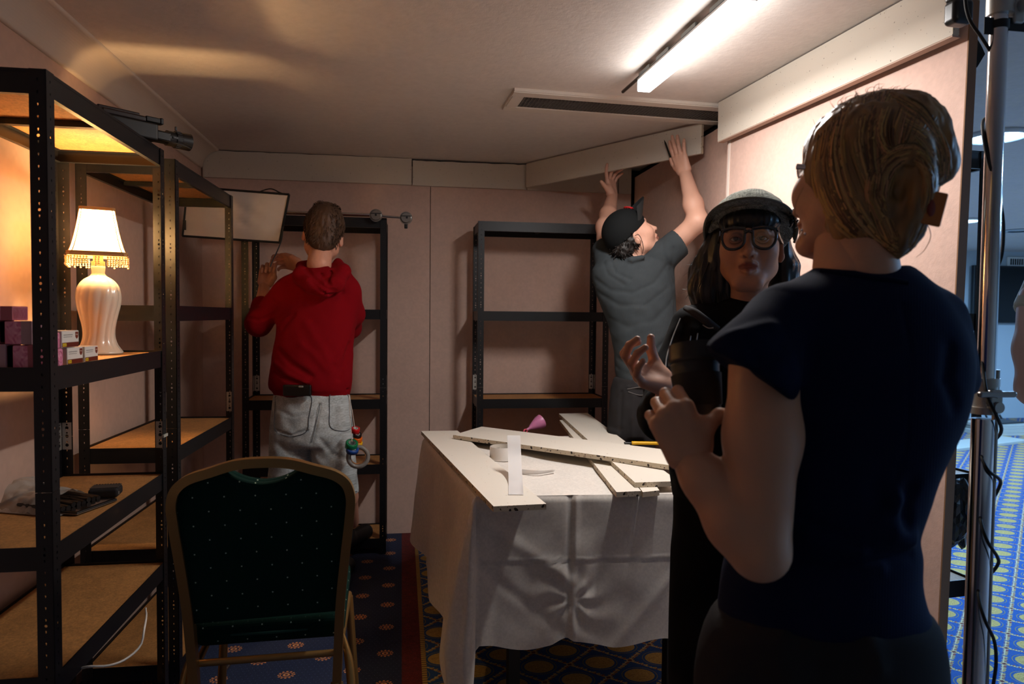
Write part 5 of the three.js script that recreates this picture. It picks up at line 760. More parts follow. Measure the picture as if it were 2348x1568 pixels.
// ================= man in the grey T-shirt reaching up
{
  const o = person('person in grey T-shirt and black cap reaching up to hold the board', P(1445, 1100, 3.2));
  const bA = V(.735, 2.1, -4.09), bB = V(1.375, 2.1, -3.085), bd = bB.clone().sub(bA).normalize(), bn = V(-bd.z, 0, bd.x).multiplyScalar(1); if (bn.dot(CAM.clone().sub(bA)) < 0) bn.negate(); const b0 = bA.clone().addScaledVector(bn, .018);
  const hd = dirv(.80, .60, .12), H = P(1450, 546, 3.19), hm = headMat(H, hd, 0, 1.03);
  const wR = onPlane(1571, 398, b0.clone().addScaledVector(bn, .035), bn), sR = P(1512, 592, 3.2), eR = P(1600, 508, 3.12), sL = P(1392, 610, 3.24), eL = P(1388, 520, 3.42), wL = onPlane(1404, 452, b0.clone().addScaledVector(bn, -.05), bn);
  const skin = [headGeo(hm, { neck: .06, neckR: .05, neckZ: -.09, cell: .0045, brow: [.3, .25, .25] })];
  // right hand: flat on the board, pencil between thumb and finger; back of the hand to the camera
  const handR = { fingers: [[.10, .1, .15, .1], [.03, .08, .1, .1], [-.05, .08, .12, .1], [-.16, .12, .15, .1]], thumb: [[.044, .045, .012], [.056, .07, .015], [.058, .095, .014]] };
  skin.push(handGeo(frame(wR, bn.clone().negate().cross(UP).negate().multiplyScalar(1), dirv(-.32, .95, .05)), handR, 1.0, 1, .0034));
  const handL = { fingers: [[.35, .25, .2, .1], [.08, .5, .5, .3], [-.15, .6, .6, .3], [-.35, .5, .5, .3]], thumb: [[.044, .04, .004], [.068, .058, .004], [.088, .072, .004]] };
  skin.push(handGeo(frame(wL, dirv(.55, .2, .6), dirv(-.12, .97, .1)), { fingers: handL.fingers, thumb: handL.thumb }, .98, -1, .0036));
  skin.push(sdfMesh(chain([P(1530, 575, 3.2), eR, eR.clone().lerp(wR, .35), wR], [.05, .044, .042, .028], .025), ...boundsOf([P(1530, 575, 3.2), eR, wR], .07), .008));
  skin.push(sdfMesh(chain([sL, eL, eL.clone().lerp(wL, .4), wL], [.05, .043, .04, .028], .025), ...boundsOf([sL, eL, wL], .07), .008));
  wear(o, 'body', skinGeos(skin), skinMat(0xd8a58e));
  // cap
  const cap0 = ell(V(0, .045, -.012), [.085, .098, .106]), capF = (x, y, z) => { const shell = cap0(x, y, z); return smax(shell, -(y - .022 + z * -.12), .006); };
  const cg = sdfMesh(capF, V(-.12, -.06, -.15), V(.12, .18, .14), .0045); cg.applyMatrix4(hm); const capMat = mDark(0x161819, .85); const cm = wear(o, 'cap', cg, capMat, 'black baseball cap with red oval emblem');
  { const pos = [], idx = [], N = 20, K = 10; for (let i = 0; i <= N; i++) for (let j = 0; j <= K; j++) { const a = (i / N - .5) * 2.3, t = j / K, x0 = Math.sin(a) * .083, z0 = Math.cos(a) * .094 - .01, ext = .062 * Math.pow(Math.cos(a * .72), .8); const x = x0 * (1 - .12 * t), z = z0 + ext * t, y = .056 - x * x * 3.2 + t * .066; pos.push(x, y, z); }
    for (let i = 0; i < N; i++) for (let j = 0; j < K; j++) { const a = i * (K + 1) + j, b = a + K + 1; idx.push(a, a + 1, b, b, a + 1, b + 1); }
    const top = new THREE.BufferGeometry(); top.setAttribute('position', new THREE.Float32BufferAttribute(pos, 3)); top.setIndex(idx); top.computeVertexNormals(); const bot = top.clone().translate(0, -.004, 0); const g = merge([top, bot]); g.applyMatrix4(hm); sub(o, cm, 'peak', g, std({ color: 0x161819, roughness: .85, side: THREE.DoubleSide })); }
  { const ring = new THREE.TorusGeometry(.026, .003, 6, 28); ring.scale(1, .75, 1); const bars = [-1, 0, 1].map(k => box(.03 - Math.abs(k) * .01, .004, .003, 0, k * .009, 0)); const g = merge([ring, ...bars]); const q = new THREE.Matrix4().makeRotationX(-.75).setPosition(0, .117, .062); g.applyMatrix4(q); g.applyMatrix4(hm); sub(o, cm, 'emblem', g, std({ color: 0xc4151b, roughness: .7 }), 'red embroidered oval'); }
  // dark curly hair below the cap
  const hb = union(.02, ell(V(0, -.02, -.085), [.066, .045, .035]), ell(V(.04, -.012, -.06), [.035, .04, .04]), ell(V(-.04, -.012, -.06), [.035, .04, .04]), ell(V(-.066, .012, -.02), [.012, .035, .03]));
  const curls = tufts(hb, V(-.1, -.09, -.14), V(.1, .05, .0), 240, .022, .0028, (p, n) => V(n.x + Math.sin(p.y * 200), -.5 + Math.cos(p.x * 150) * .6, n.z).normalize(), 77); const hairM = std({ color: 0x17110e, roughness: .6, vertexColors: true });
  wear(o, 'hair', merge([colorize(sdfMesh((x, y, z) => hb(x, y, z) - .004 * vnoise(x * 90, y * 90, z * 90), V(-.12, -.1, -.16), V(.12, .08, .05), .005), [1, 1, 1]), ...curls]).applyMatrix4(hm), hairM, 'dark curly hair');
  wear(o, 'earphone_wire', tube([P(1456, 540, 3.09), P(1464, 538, 3.09), P(1471, 550, 3.09), P(1475, 568, 3.10), P(1473, 582, 3.11)], .0016, 30, 5), M.rubber);
  // T-shirt
  const torso = stack([[590, 1412, 1486, 3.2, .06], [602, 1382, 1524, 3.2, .088], [622, 1359, 1543, 3.2, .105], [660, 1363, 1547, 3.2, .115], [700, 1377, 1549, 3.2, .118], [740, 1393, 1552, 3.2, .118], [800, 1407, 1550, 3.2, .118], [845, 1411, 1540, 3.2, .118], [872, 1414, 1522, 3.2, .115]], .012);
  const slR = inside(chain([P(1500, 605, 3.2), P(1562, 552, 3.15)], [.075, .066], .02), planeCut(P(1556, 548, 3.15), dirv(.82, .55, -.05)));
  const slL = chain([P(1400, 615, 3.22), P(1388, 575, 3.32)], [.07, .062], .02), coll = chain([P(1428, 600, 3.14), P(1448, 596, 3.11), P(1472, 590, 3.11)], [.012, .014, .012], .01);
  let tee = union(.03, torso, slR, slL); tee = union(.012, tee, coll); const S = l => onSurf(tee, l, 2.6, 4);
  tee = creases(tee, [{ pts: S([[1366, 640], [1400, 665], [1450, 672], [1500, 650], [1530, 610]]), r: .011, amp: -0.0037 }, { pts: S([[1372, 670], [1420, 700], [1480, 700], [1530, 660]]), r: .012, amp: -0.0034 }, { pts: S([[1384, 600], [1395, 630], [1430, 652]]), r: .009, amp: -0.0037 }, { pts: S([[1400, 595], [1412, 625], [1445, 640]]), r: .008, amp: -0.0034 }, { pts: S([[1388, 720], [1440, 750], [1500, 735], [1540, 690]]), r: .014, amp: -0.0030 }, { pts: S([[1400, 760], [1450, 800], [1500, 790], [1545, 740]]), r: .014, amp: 0.0026 }, { pts: S([[1415, 820], [1460, 845], [1510, 800], [1540, 760]]), r: .012, amp: -0.0030 }, { pts: S([[1412, 840], [1450, 862], [1490, 850], [1525, 810]]), r: .010, amp: -0.0026 }, { pts: S([[1545, 570], [1540, 610], [1546, 650]]), r: .009, amp: -0.0044 }, { pts: S([[1520, 560], [1524, 590], [1540, 615]]), r: .009, amp: -0.0026 }, { pts: S([[1535, 620], [1548, 700], [1540, 780]]), r: .012, amp: -0.0022 }]); tee = noisy(tee, 24, .003, 14);
  wear(o, 'tshirt', sdfMesh(tee, ...boundsOf([P(1350, 560, 3.0), P(1590, 520, 3.0), P(1350, 880, 3.45), P(1560, 880, 3.45), P(1590, 520, 3.4)], .04), .0075, { margin: .03, color: vary(0x3a3f42, .05, 60, 4) }), fabric({ vertexColors: true, bumpMap: knitBump, bumpScale: .0003 }), 'heather grey T-shirt');
  // trousers and shoes
  const tr1 = stack([[862, 1409, 1516, 3.2, .105], [900, 1400, 1508, 3.2, .115], [960, 1395, 1500, 3.2, .12], [1000, 1393, 1500, 3.2, .11]], .02), lL = stack([[980, 1393, 1450, 3.2, .1], [1100, 1390, 1446, 3.2, .085], [1300, 1394, 1440, 3.2, .075], [1345, 1396, 1438, 3.2, .07]], .01), lR = stack([[980, 1446, 1500, 3.2, .1], [1100, 1448, 1502, 3.2, .085], [1300, 1452, 1500, 3.2, .075], [1345, 1454, 1498, 3.2, .07]], .01);
  let trz = union(.012, tr1, lL, lR); const T = l => onSurf(trz, l, 2.6, 4); trz = creases(trz, [{ pts: T([[1440, 888], [1470, 885], [1492, 890]]), r: .006, amp: .006 }, { pts: T([[1425, 900], [1422, 950], [1420, 990]]), r: .01, amp: -.006 }, { pts: T([[1455, 910], [1450, 960], [1452, 1000]]), r: .012, amp: .006 }]);
  const tw = wear(o, 'trousers', sdfMesh(noisy(trz, 26, .003), ...boundsOf([P(1385, 860, 3.05), P(1520, 860, 3.4), P(1385, 1350, 3.05), P(1520, 1350, 3.4)], .03), .009, { margin: .03 }), mDark(0x2e2c2d), 'dark grey cargo trousers');
  sub(o, tw, 'zip_pocket', [tube(T([[1438, 892], [1470, 888], [1488, 896]]).map(p => p.addScaledVector(FWD, -.003)), .0025, 20, 5), tube(T([[1440, 898], [1468, 906], [1486, 902]]).map(p => p.addScaledVector(FWD, -.003)), .002, 20, 5)], std({ color: 0x55504d, roughness: .6 }));
  const fx = P(1420, 1345, 3.2), f2 = P(1476, 1345, 3.2); wear(o, 'shoe', shoeGeo(V(fx.x, .001, fx.z + .06), V(fx.x + .03, .001, fx.z - .2), .044, .08), M.rubber); wear(o, 'shoe', shoeGeo(V(f2.x, .001, f2.z + .06), V(f2.x + .07, .001, f2.z - .19), .044, .08), M.rubber);
  // pencil held against the board
  const p1 = onPlane(1523, 321, b0.clone().addScaledVector(bn, .012), bn), p2 = onPlane(1537, 360, b0.clone().addScaledVector(bn, .03), bn), pe = thing('pencil', 'dark pencil between the fingers holding the slanting board', 'pencil', p2); part(pe, 'shaft', rod(V(0, 0, 0), p1.clone().sub(p2).multiplyScalar(.8), .0045, .0045, 6), std({ color: 0x1c1f1a, roughness: .4 })); part(pe, 'tip', rod(p1.clone().sub(p2).multiplyScalar(.8), p1.clone().sub(p2), .0045, .0006, 6), M.rubber);
}
// ================= woman in the knitted hat and black glasses
{
  const o = person('person in grey knitted hat and thick black glasses gesturing with an open hand', P(1720, 1400, 1.72));
  const H = P(1718, 573, 1.68), tc = CAM.clone().sub(H).setY(0).normalize(), hd = tc.clone().addScaledVector(UP, .10).addScaledVector(RIGHT, -.02), hs = .93, hm = headMat(H, hd, .0, hs);
  const loc = (x, y, z) => V(x, y, z).applyMatrix4(hm);
  const sR = P(1596, 755, 1.70), eR = P(1520, 952, 1.58), wR = P(1536, 888, 1.46);
  const skin = [headGeo(hm, { neck: .13, neckR: .046, neckZ: -.03, mouth: .005, cell: .0028, jaw: .98, brow: [.16, .12, .1], lip: [.58, .36, .38] })];
  const pose = { fingers: [[.16, .35, 1.15, .75], [.03, .55, .8, .5], [-.08, .7, .75, .45], [-.26, .55, .6, .4]], thumb: [[.045, .04, .016], [.062, .062, .036], [.066, .078, .062]] };
  skin.push(handGeo(frame(wR, dirv(.12, .5, .86), dirv(-.9, .36, -.24)), pose, .93, 1, .0022));
  skin.push(sdfMesh(cap(P(1528, 935, 1.52), wR, .03, .0255), ...boundsOf([P(1528, 935, 1.52), wR], .045), .006));
  wear(o, 'body', skinGeos(skin), skinMat(0xbd8566));
  // eyes
  for (const s of [-1, 1]) { const e = wear(o, 'eye', new THREE.SphereGeometry(.0122, 20, 14).translate(s * .031, .0115, .0775).applyMatrix4(hm), std({ color: 0xb5a89c, roughness: .25 })); sub(o, e, 'iris', new THREE.SphereGeometry(.0066, 16, 10).scale(1, 1, .45).translate(s * .031, .0125, .0875).applyMatrix4(hm), phy({ color: 0x140b07, roughness: .08, clearcoat: 1 })); sub(o, e, 'eyelid', [taperTube([V(s * .016, .0125, .0855), V(s * .024, .0205, .0905), V(s * .034, .0215, .0895), V(s * .046, .013, .0795)], [.003, .0062, .0064, .003], 14, 7).applyMatrix4(hm), taperTube([V(s * .017, .0095, .0855), V(s * .028, .0025, .0885), V(s * .038, .003, .0868), V(s * .046, .0105, .0795)], [.002, .0038, .0038, .002], 14, 7).applyMatrix4(hm)], std({ color: 0x8a5c47, roughness: .55 })); }
  // glasses
  { const gl = new THREE.Group(); const mF = phy({ color: 0x060607, roughness: .18, clearcoat: .6 }), fr = [], z = .112, outl = s => { const q = [[.0105, .030], [.03, .034], [.056, .031], [.0625, .020], [.061, .0], [.050, -.0155], [.028, -.018], [.0125, -.008], [.0095, .012]]; return q.map(([x, y]) => V(s * x, y, z - Math.pow(Math.abs(x) / .066, 2) * .014)); };
    for (const s of [-1, 1]) { const c = new THREE.CatmullRomCurve3(outl(s), true, 'centripetal'); const g = new THREE.TubeGeometry(c, 70, .0036, 8, true); fr.push(g); const top = new THREE.CatmullRomCurve3([V(s * .008, .031, z + .001), V(s * .034, .0345, z - .002), V(s * .064, .030, z - .014)]); fr.push(new THREE.TubeGeometry(top, 20, .0046, 8)); fr.push(rod(V(s * .065, .026, z - .014), V(s * .079, .014, .0), .0036)); fr.push(rod(V(s * .079, .014, .0), V(s * .08, -.006, -.03), .003)); }
    fr.push(tube([V(-.0105, .02, z), V(0, .024, z + .003), V(.0105, .02, z)], .0036, 12, 8));
    const fg = merge(fr).applyMatrix4(hm); const gm = wear(o, 'glasses', fg, mF, 'thick black square glasses');
    for (const s of [-1, 1]) { const sh = new THREE.Shape(), q = [[.011, .029], [.03, .033], [.056, .030], [.0615, .020], [.06, .0], [.05, -.0145], [.028, -.017], [.0125, -.007]]; sh.moveTo(s * q[0][0], q[0][1]); for (const p of q.slice(1)) sh.lineTo(s * p[0], p[1]); sh.lineTo(s * q[0][0], q[0][1]); const g = new THREE.ShapeGeometry(sh); const p = g.attributes.position; for (let i = 0; i < p.count; i++) p.setZ(i, z - Math.pow(Math.abs(p.getX(i)) / .066, 2) * .014); g.computeVertexNormals(); g.applyMatrix4(hm); sub(o, gm, 'lens', g, phy({ color: 0xffffff, roughness: .02, transmission: 1, thickness: 0, ior: 1.5 })); }
    sub(o, gm, 'hinge_rivet', [-1, 1].map(s => box(.002, .012, .003, s * .0685, .024, z - .0145).applyMatrix4(hm)), M.chrome); }
  // hat: knitted crown, band, turned-up peak with a bead brooch
  const mKnit = fabric({ map: grainTex(256, [140, 142, 132], [[20, .12], [90, .22], [128, .22]], .12, 83), roughness: 1, bumpMap: knitBump, bumpScale: .0014, side: THREE.DoubleSide });
  const crown0 = union(.02, ell(V(0, .066, -.022), [.1, .095, .118]), ell(V(0, .045, -.018), [.103, .055, .118])), crown = (x, y, z) => { let d = crown0(x, y, z); d = smax(d, -(y - (z > 0 ? .052 + z * .40 : .052 + z * .75)), .012); d -= .004 * Math.exp(-Math.pow((y - .092 - x * .06) / .006, 2)) - .004 * Math.exp(-Math.pow((y - .082 - x * .06) / .006, 2)); return d - .002 * vnoise(x * 40, y * 40, z * 40); };
  const hg = sdfMesh(crown, V(-.13, -.08, -.17), V(.13, .19, .14), .004); hg.applyMatrix4(hm); const hat = wear(o, 'hat', hg, mKnit, 'speckled grey knitted peaked hat');
  { const pos = [], idx = [], N = 44, K = 12; for (let i = 0; i <= N; i++) for (let j = 0; j <= K; j++) { const a = (i / N - .5) * 2 * 1.75, t = j / K, c = Math.cos(a), sd = Math.sin(a); const r0x = .0985, r0z = .098, ext = .008 + .038 * Math.pow(Math.max(0, Math.cos(a * .62)), 1.2); const drop = .030 * (1 - c) + .022 * Math.pow(1 - c, 2); const x = sd * (r0x + ext * t * .55), z = c * (r0z + ext * t) - .018; const y = .098 - drop * (.45 + .6 * t) + .008 * t * c; pos.push(x, y, z); }
    for (let i = 0; i < N; i++) for (let j = 0; j < K; j++) { const a = i * (K + 1) + j, b = a + K + 1; idx.push(a, a + 1, b, b, a + 1, b + 1); }
    const top = new THREE.BufferGeometry(); top.setAttribute('position', new THREE.Float32BufferAttribute(pos, 3)); top.setIndex(idx); top.computeVertexNormals(); const bot = top.clone().translate(0, -.005, -.001); const edge = []; for (let i = 0; i <= N; i++) { const k = (i * (K + 1) + K) * 3; edge.push(V(pos[k], pos[k + 1] - .0025, pos[k + 2])); }
    for (const g of [top, bot]) { uvBox(g); } const g = merge([top, bot, tube(edge, .0036, 80, 6)]); g.applyMatrix4(hm); sub(o, hat, 'peak', g, mKnit); }
  { const bd = []; seedState = 19; for (let k = 0; k < 26; k++) bd.push(new THREE.SphereGeometry(rr(.003, .0055), 8, 6).scale(.7, 1.6, 1).rotateZ(rr(-.8, .3)).translate(.101 + rr(-.004, .012), .068 + rr(-.022, .022), .035 + rr(-.02, .02))); const g = merge(bd); g.applyMatrix4(hm); sub(o, hat, 'brooch', g, std({ color: 0x2a2a2a, roughness: .15, metalness: .7 }), 'shiny dark bead brooch'); }
  // long black hair
  const hb = union(.02, chain([P(1650, 540, 1.74), P(1640, 600, 1.74), P(1625, 660, 1.75), P(1640, 730, 1.75), P(1652, 800, 1.74)], [.03, .04, .045, .045, .03], .03), chain([P(1642, 580, 1.76), P(1615, 625, 1.78), P(1602, 660, 1.79)], [.03, .032, .02], .03), chain([P(1668, 560, 1.70), P(1666, 640, 1.72), P(1676, 720, 1.72), P(1684, 770, 1.70)], [.02, .025, .03, .02], .03), chain([P(1790, 560, 1.78), P(1798, 610, 1.79), P(1795, 660, 1.8), P(1790, 720, 1.8)], [.025, .03, .035, .03], .03), ell(H.clone().addScaledVector(FWD, .05).addScaledVector(UP, .01), [.088, .1, .07]));
  const str = []; seedState = 33; const st = (pts, r) => str.push(colorize(taperTube(pts, [r, r * .8, r * .1], 14, 4), (k => [k, k, k])(rr(.6, 1.6))));
  for (let k = 0; k < 90; k++) { const x = rr(1612, 1662), y0 = rr(540, 600), L = rr(90, 220), d = rr(1.70, 1.78); st([P(x + 14, y0, d), P(x - 8 + rr(-10, 6), y0 + L * .5, d), P(x + rr(-12, 20), y0 + L, d)], rr(.0012, .0028)); }
  for (let k = 0; k < 46; k++) { const y0 = rr(560, 650), x = rr(1608, 1640), e = rr(20, 62); st([P(x, y0, 1.76), P(x - e * .5, y0 + rr(14, 34), 1.77), P(x - e, y0 + rr(22, 52), 1.78)], rr(.0006, .0016)); }
  for (let k = 0; k < 26; k++) { const y0 = rr(590, 650); st([P(1794, y0, 1.78), P(1806 + rr(0, 8), y0 + rr(10, 20), 1.78), P(rr(1815, 1832), y0 + rr(8, 26), 1.79)], rr(.0005, .0013)); }
  for (let k = 0; k < 40; k++) { const x = rr(1640, 1690), y0 = rr(650, 720); st([P(x, y0, 1.70), P(x + rr(-6, 6), y0 + 40, 1.69), P(x + rr(-10, 14), y0 + rr(70, 110), 1.69)], rr(.0012, .0024)); }
  const fr = ell(V(0, .058, .052), [.074, .036, .050]); const fringe = colorize(sdfMesh((x, y, z) => fr(x, y, z) - .003 * vnoise(x * 160, y * 20, z * 160), V(-.1, 0, -.02), V(.1, .12, .13), .004), [1, 1, 1]); fringe.applyMatrix4(hm);
  wear(o, 'hair', merge([fringe, colorize(sdfMesh((x, y, z) => hb(x, y, z) - .004 * vnoise(x * 120, y * 14, z * 120), ...boundsOf([P(1580, 520, 1.6), P(1830, 830, 1.9), P(1580, 830, 1.6), P(1830, 520, 1.92)], .02), .006, { margin: .02 }), [1, 1, 1]), ...str]), std({ color: 0x0e0c0b, roughness: .38, vertexColors: true }), 'long loose black hair');
  // jacket with collar, zip and wide sleeve
  const torso = stack([[672, 1672, 1772, 1.74, .07], [700, 1620, 1810, 1.73, .09], [730, 1584, 1850, 1.72, .105], [790, 1556, 1876, 1.72, .12], [870, 1546, 1884, 1.72, .13], [1000, 1540, 1878, 1.72, .135], [1090, 1538, 1860, 1.72, .135], [1150, 1546, 1850, 1.72, .13]], .02);
  const slv = chain([sR, P(1542, 880, 1.66), eR, P(1524, 930, 1.52)], [.062, .06, .052, .045], .03), slv2 = chain([P(1860, 770, 1.72), P(1890, 960, 1.70), P(1840, 1040, 1.6)], [.06, .055, .045], .03);
  let jk = union(.035, torso, slv, slv2); const S = l => onSurf(jk, l, 1.2, 2.4);
  jk = creases(jk, [{ pts: S([[1500, 900], [1500, 950], [1490, 1000]]), r: .01, amp: -.008 }, { pts: S([[1520, 910], [1528, 960], [1520, 1010]]), r: .01, amp: -.008 }, { pts: S([[1572, 740], [1560, 800], [1556, 860]]), r: .01, amp: -.008 }, { pts: S([[1600, 760], [1590, 820], [1585, 860]]), r: .012, amp: .008 }]); jk = noisy(jk, 26, .004, 5);
  const mJ = fabric({ color: 0x0d0c0d, roughness: .9, bumpMap: weaveBump, bumpScale: .0005 });
  const jm = wear(o, 'jacket', sdfMesh(jk, ...boundsOf([P(1460, 660, 1.5), P(1930, 660, 1.9), P(1440, 1170, 1.45), P(1900, 1170, 1.9)], .05), .008, { margin: .03 }), mJ, 'black zipped jacket');
  sub(o, jm, 'collar', taperTube([P(1572, 706, 1.66), P(1592, 716, 1.62), P(1622, 738, 1.60), P(1648, 754, 1.60)], [.007, .010, .010, .006], 24, 8), std({ color: 0x2b2727, roughness: .95 }), 'grey ribbed collar edge');
  sub(o, jm, 'zip', [tube([P(1584, 770, 1.60), P(1578, 800, 1.59), P(1570, 830, 1.58)], .0016, 16, 5), tube([P(1600, 764, 1.60), P(1594, 800, 1.58), P(1588, 830, 1.58)], .0016, 16, 5), tube([P(1612, 745, 1.6), P(1624, 752, 1.59), P(1636, 752, 1.585)], .002, 12, 5)], M.steel);
  sub(o, jm, 'drawstring', tube([P(1560, 730, 1.62), P(1540, 780, 1.58), P(1527, 830, 1.53), P(1530, 858, 1.50), P(1545, 868, 1.50)], .0015, 40, 5), std({ color: 0x8e8680, roughness: .8 }));
  const pants = union(.02, stack([[1120, 1546, 1850, 1.72, .13], [1200, 1543, 1850, 1.72, .135], [1350, 1538, 1840, 1.72, .12], [1600, 1534, 1836, 1.72, .11], [1960, 1545, 1825, 1.72, .09]], .02));
  wear(o, 'trousers', sdfMesh(noisy(pants, 14, .004), ...boundsOf([P(1530, 1110, 1.55), P(1860, 1110, 1.9), P(1530, 1975, 1.55), P(1860, 1975, 1.9)], .03), .012, { margin: .03 }), mDark(0x080809), 'wide black trousers');
  const fl = P(1610, 1960, 1.72), f2 = P(1770, 1960, 1.72); wear(o, 'shoe', shoeGeo(V(fl.x, .001, fl.z - .05), V(fl.x - .03, .001, fl.z + .17), .042, .07), M.rubber); wear(o, 'shoe', shoeGeo(V(f2.x, .001, f2.z - .05), V(f2.x + .02, .001, f2.z + .17), .042, .07), M.rubber);
}
// ================= woman in the navy top, seen from behind
let cupHold;
{
  const o = person('person in navy top seen from behind, holding a black tumbler', P(1900, 1900, 1.1));
  const H = P(1954, 432, 1.13), hd = dirv(-.46, -.02, .89), hm = headMat(H, hd, .14, .93), hInv = hm.clone().invert().elements, capH = ell(V(0, .046, -.014), [.090, .103, .106]);
  const scalp = (x, y, z) => { const a = hInv[0] * x + hInv[4] * y + hInv[8] * z + hInv[12], b = hInv[1] * x + hInv[5] * y + hInv[9] * z + hInv[13], c = hInv[2] * x + hInv[6] * y + hInv[10] * z + hInv[14]; return .93 * smax(capH(a, b, c), (c - .5 * b - .03) * .89, .012); };
  const sL = P(1752, 800, 1.03), eL = P(1742, 1262, .97), wL = P(1588, 1060, 1.03);
  const skin = [headGeo(hm, { neck: .15, neckR: .05, neckZ: -.055, cell: .0035, brow: [.5, .4, .3], noEar: true })];
  skin.push(sdfMesh(chain([P(1952, 545, 1.13), P(1962, 640, 1.11)], [.055, .066], .02), ...boundsOf([P(1952, 545, 1.13), P(1962, 640, 1.11)], .08), .006));
  skin.push(sdfMesh(chain([sL, P(1746, 1000, 1.0), eL], [.05, .0495, .0415], .03), ...boundsOf([sL, eL], .08), .006), );
  skin[skin.length - 1] = sdfMesh(union(.010, chain([sL, P(1748, 1000, 1.0), eL], [.05, .0495, .0405], .03), chain([eL, eL.clone().lerp(wL, .32), wL.clone().lerp(eL, .2), wL], [.0405, .0405, .0295, .0255], .03)), ...boundsOf([sL, eL, wL], .08), .0055);
  const pose = { fingers: [[.06, .95, 1.05, .6], [.02, 1.05, 1.1, .6], [-.02, 1.1, 1.1, .6], [-.06, 1.15, 1.1, .55]], thumb: [[.046, .044, .004], [.070, .050, .012], [.089, .043, .024]] };
  skin.push(handGeo(frame(wL, dirv(-.88, -.42, .05), dirv(-.40, .90, .14)), pose, .94, -1, .0023));
  wear(o, 'body', skinGeos(skin), skinMat(0xcf9a78));
  for (const [k, p] of [[0, P(1838, 528, 1.1)], [1, P(1846, 536, 1.1)]]) wear(o, 'ear_stud', new THREE.SphereGeometry(.0022, 10, 8).translate(p.x, p.y, p.z), M.chrome);
  wear(o, 'earring', [new THREE.TorusGeometry(.006, .0011, 6, 20).applyMatrix4(new THREE.Matrix4().setPosition(P(2056, 570, 1.1))), tube([P(2050, 575, 1.1), P(2054, 590, 1.1), P(2059, 590, 1.1), P(2064, 578, 1.1)], .0012, 20, 5)], M.steel);
  // metal glasses: the corner and temple show beyond the cheek
  wear(o, 'glasses', [tube([P(1866, 392, 1.12), P(1846, 386, 1.14), P(1834, 384, 1.15)], .0026, 16, 6), tube([P(1834, 382, 1.15), P(1829, 392, 1.16), P(1836, 418, 1.165), P(1850, 424, 1.17)], .0018, 20, 6), rod(P(1852, 384, 1.13), P(1827, 382, 1.14), .005)], M.chrome, 'thin silver glasses');
  // hair: swept back and rolled into an upright twist
  const base = union(.03, ell(P(1992, 385, 1.145), [.098, .118, .1]), ell(P(2060, 310, 1.12), [.075, .065, .075]), ell(P(1990, 500, 1.10), [.068, .062, .06]), ell(P(1925, 420, 1.13), [.045, .085, .06]));
  const roll = carve(.012, union(.02, ell(P(2066, 425, 1.065), [.040, .092, .055]), ell(P(2128, 350, 1.09), [.036, .05, .046]), ell(P(2050, 520, 1.06), [.034, .05, .036]), ell(P(2150, 380, 1.09), [.018, .03, .03])), ell(P(2080, 452, 1.01), [.018, .056, .05], new THREE.Quaternion().setFromEuler(new THREE.Euler(0, 0, -.2))));
  const hairF = union(.012, base, roll, scalp);
  const toP = (a) => { const r = []; for (const [x, y] of a) { const p = trace(hairF, x, y, .7, 1.6); if (p) r.push(p); } return r; };
  const guides = [ // each flow: two px guide lines, strands are blended between them
    [[[1872, 330], [1866, 400], [1886, 480], [1950, 550], [2030, 585]], [[1950, 232], [1930, 330], [1960, 450], [2010, 530], [2060, 575]], 70],
    [[[1960, 222], [1950, 330], [1985, 430], [2020, 510], [2050, 560]], [[2040, 215], [2010, 300], [2010, 390], [2030, 460], [2052, 530]], 50],
    [[[2020, 212], [2000, 300], [2030, 350], [2075, 340]], [[2140, 262], [2120, 300], [2090, 330], [2060, 345]], 36],
    [[[2045, 215], [2110, 250], [2150, 320], [2160, 400]], [[2060, 240], [2120, 290], [2170, 350], [2168, 410]], 60],
    [[[2030, 560], [1996, 480], [1995, 400], [2040, 345], [2100, 335], [2140, 370], [2148, 430], [2128, 500], [2090, 565]], [[2058, 545], [2040, 470], [2046, 410], [2072, 378], [2105, 376], [2122, 410], [2122, 460], [2108, 510], [2084, 560]], 74],
    [[[2090, 250], [2140, 290], [2168, 340], [2176, 400]], [[2060, 300], [2100, 320], [2130, 360], [2140, 410]], 50]];
  const strands = []; seedState = 91;
  for (const [ga, gb, n] of guides) for (let k = 0; k < n * 1.7; k++) { const t = rr(-.06, 1.06), m = Math.min(ga.length, gb.length), jx = rr(-7, 7), jy = rr(-6, 6); const pl = []; for (let i = 0; i < m; i++) pl.push([ga[i][0] + (gb[i][0] - ga[i][0]) * t + jx + rr(-3, 3), ga[i][1] + (gb[i][1] - ga[i][1]) * t + jy + rr(-3, 3)]);
    // refine the px polyline so that the strand hugs the surface
    const fine = []; const cc = new THREE.CatmullRomCurve3(pl.map(q => V(q[0], q[1], 0))); for (let i = 0; i <= 12; i++) { const q = cc.getPoint(i / 12); fine.push([q.x, q.y]); } const pts = toP(fine); if (pts.length < 6) continue; const r = rr(.0008, .0026); const tone = rr(0, 1), c = tone < .3 ? [.34, .27, .2] : tone < .75 ? [.85, .78, .68] : [1.5, 1.4, 1.2]; strands.push(colorize(taperTube(pts, [r * .5, r, r, r * .4], 16, 5), c.map(v => v * rr(.85, 1.15)))); }
  for (let k = 0; k < 60; k++) { const a = rr(3.3, 6.1), cx = 2020 + Math.cos(a) * 150, cy = 390 + Math.sin(a) * 180, L = rr(12, 40), b = a + rr(-1.3, 1.3); const p0 = P(cx, cy, 1.13), p1 = P(cx + Math.cos(b) * L * .5, cy + Math.sin(b) * L * .5, 1.13), p2 = P(cx + Math.cos(b + .6) * L, cy + Math.sin(b + .6) * L, 1.14); strands.push(colorize(taperTube([p0, p1, p2], [.0005, .0005, .0002], 8, 3), [1.1, 1, .85])); }
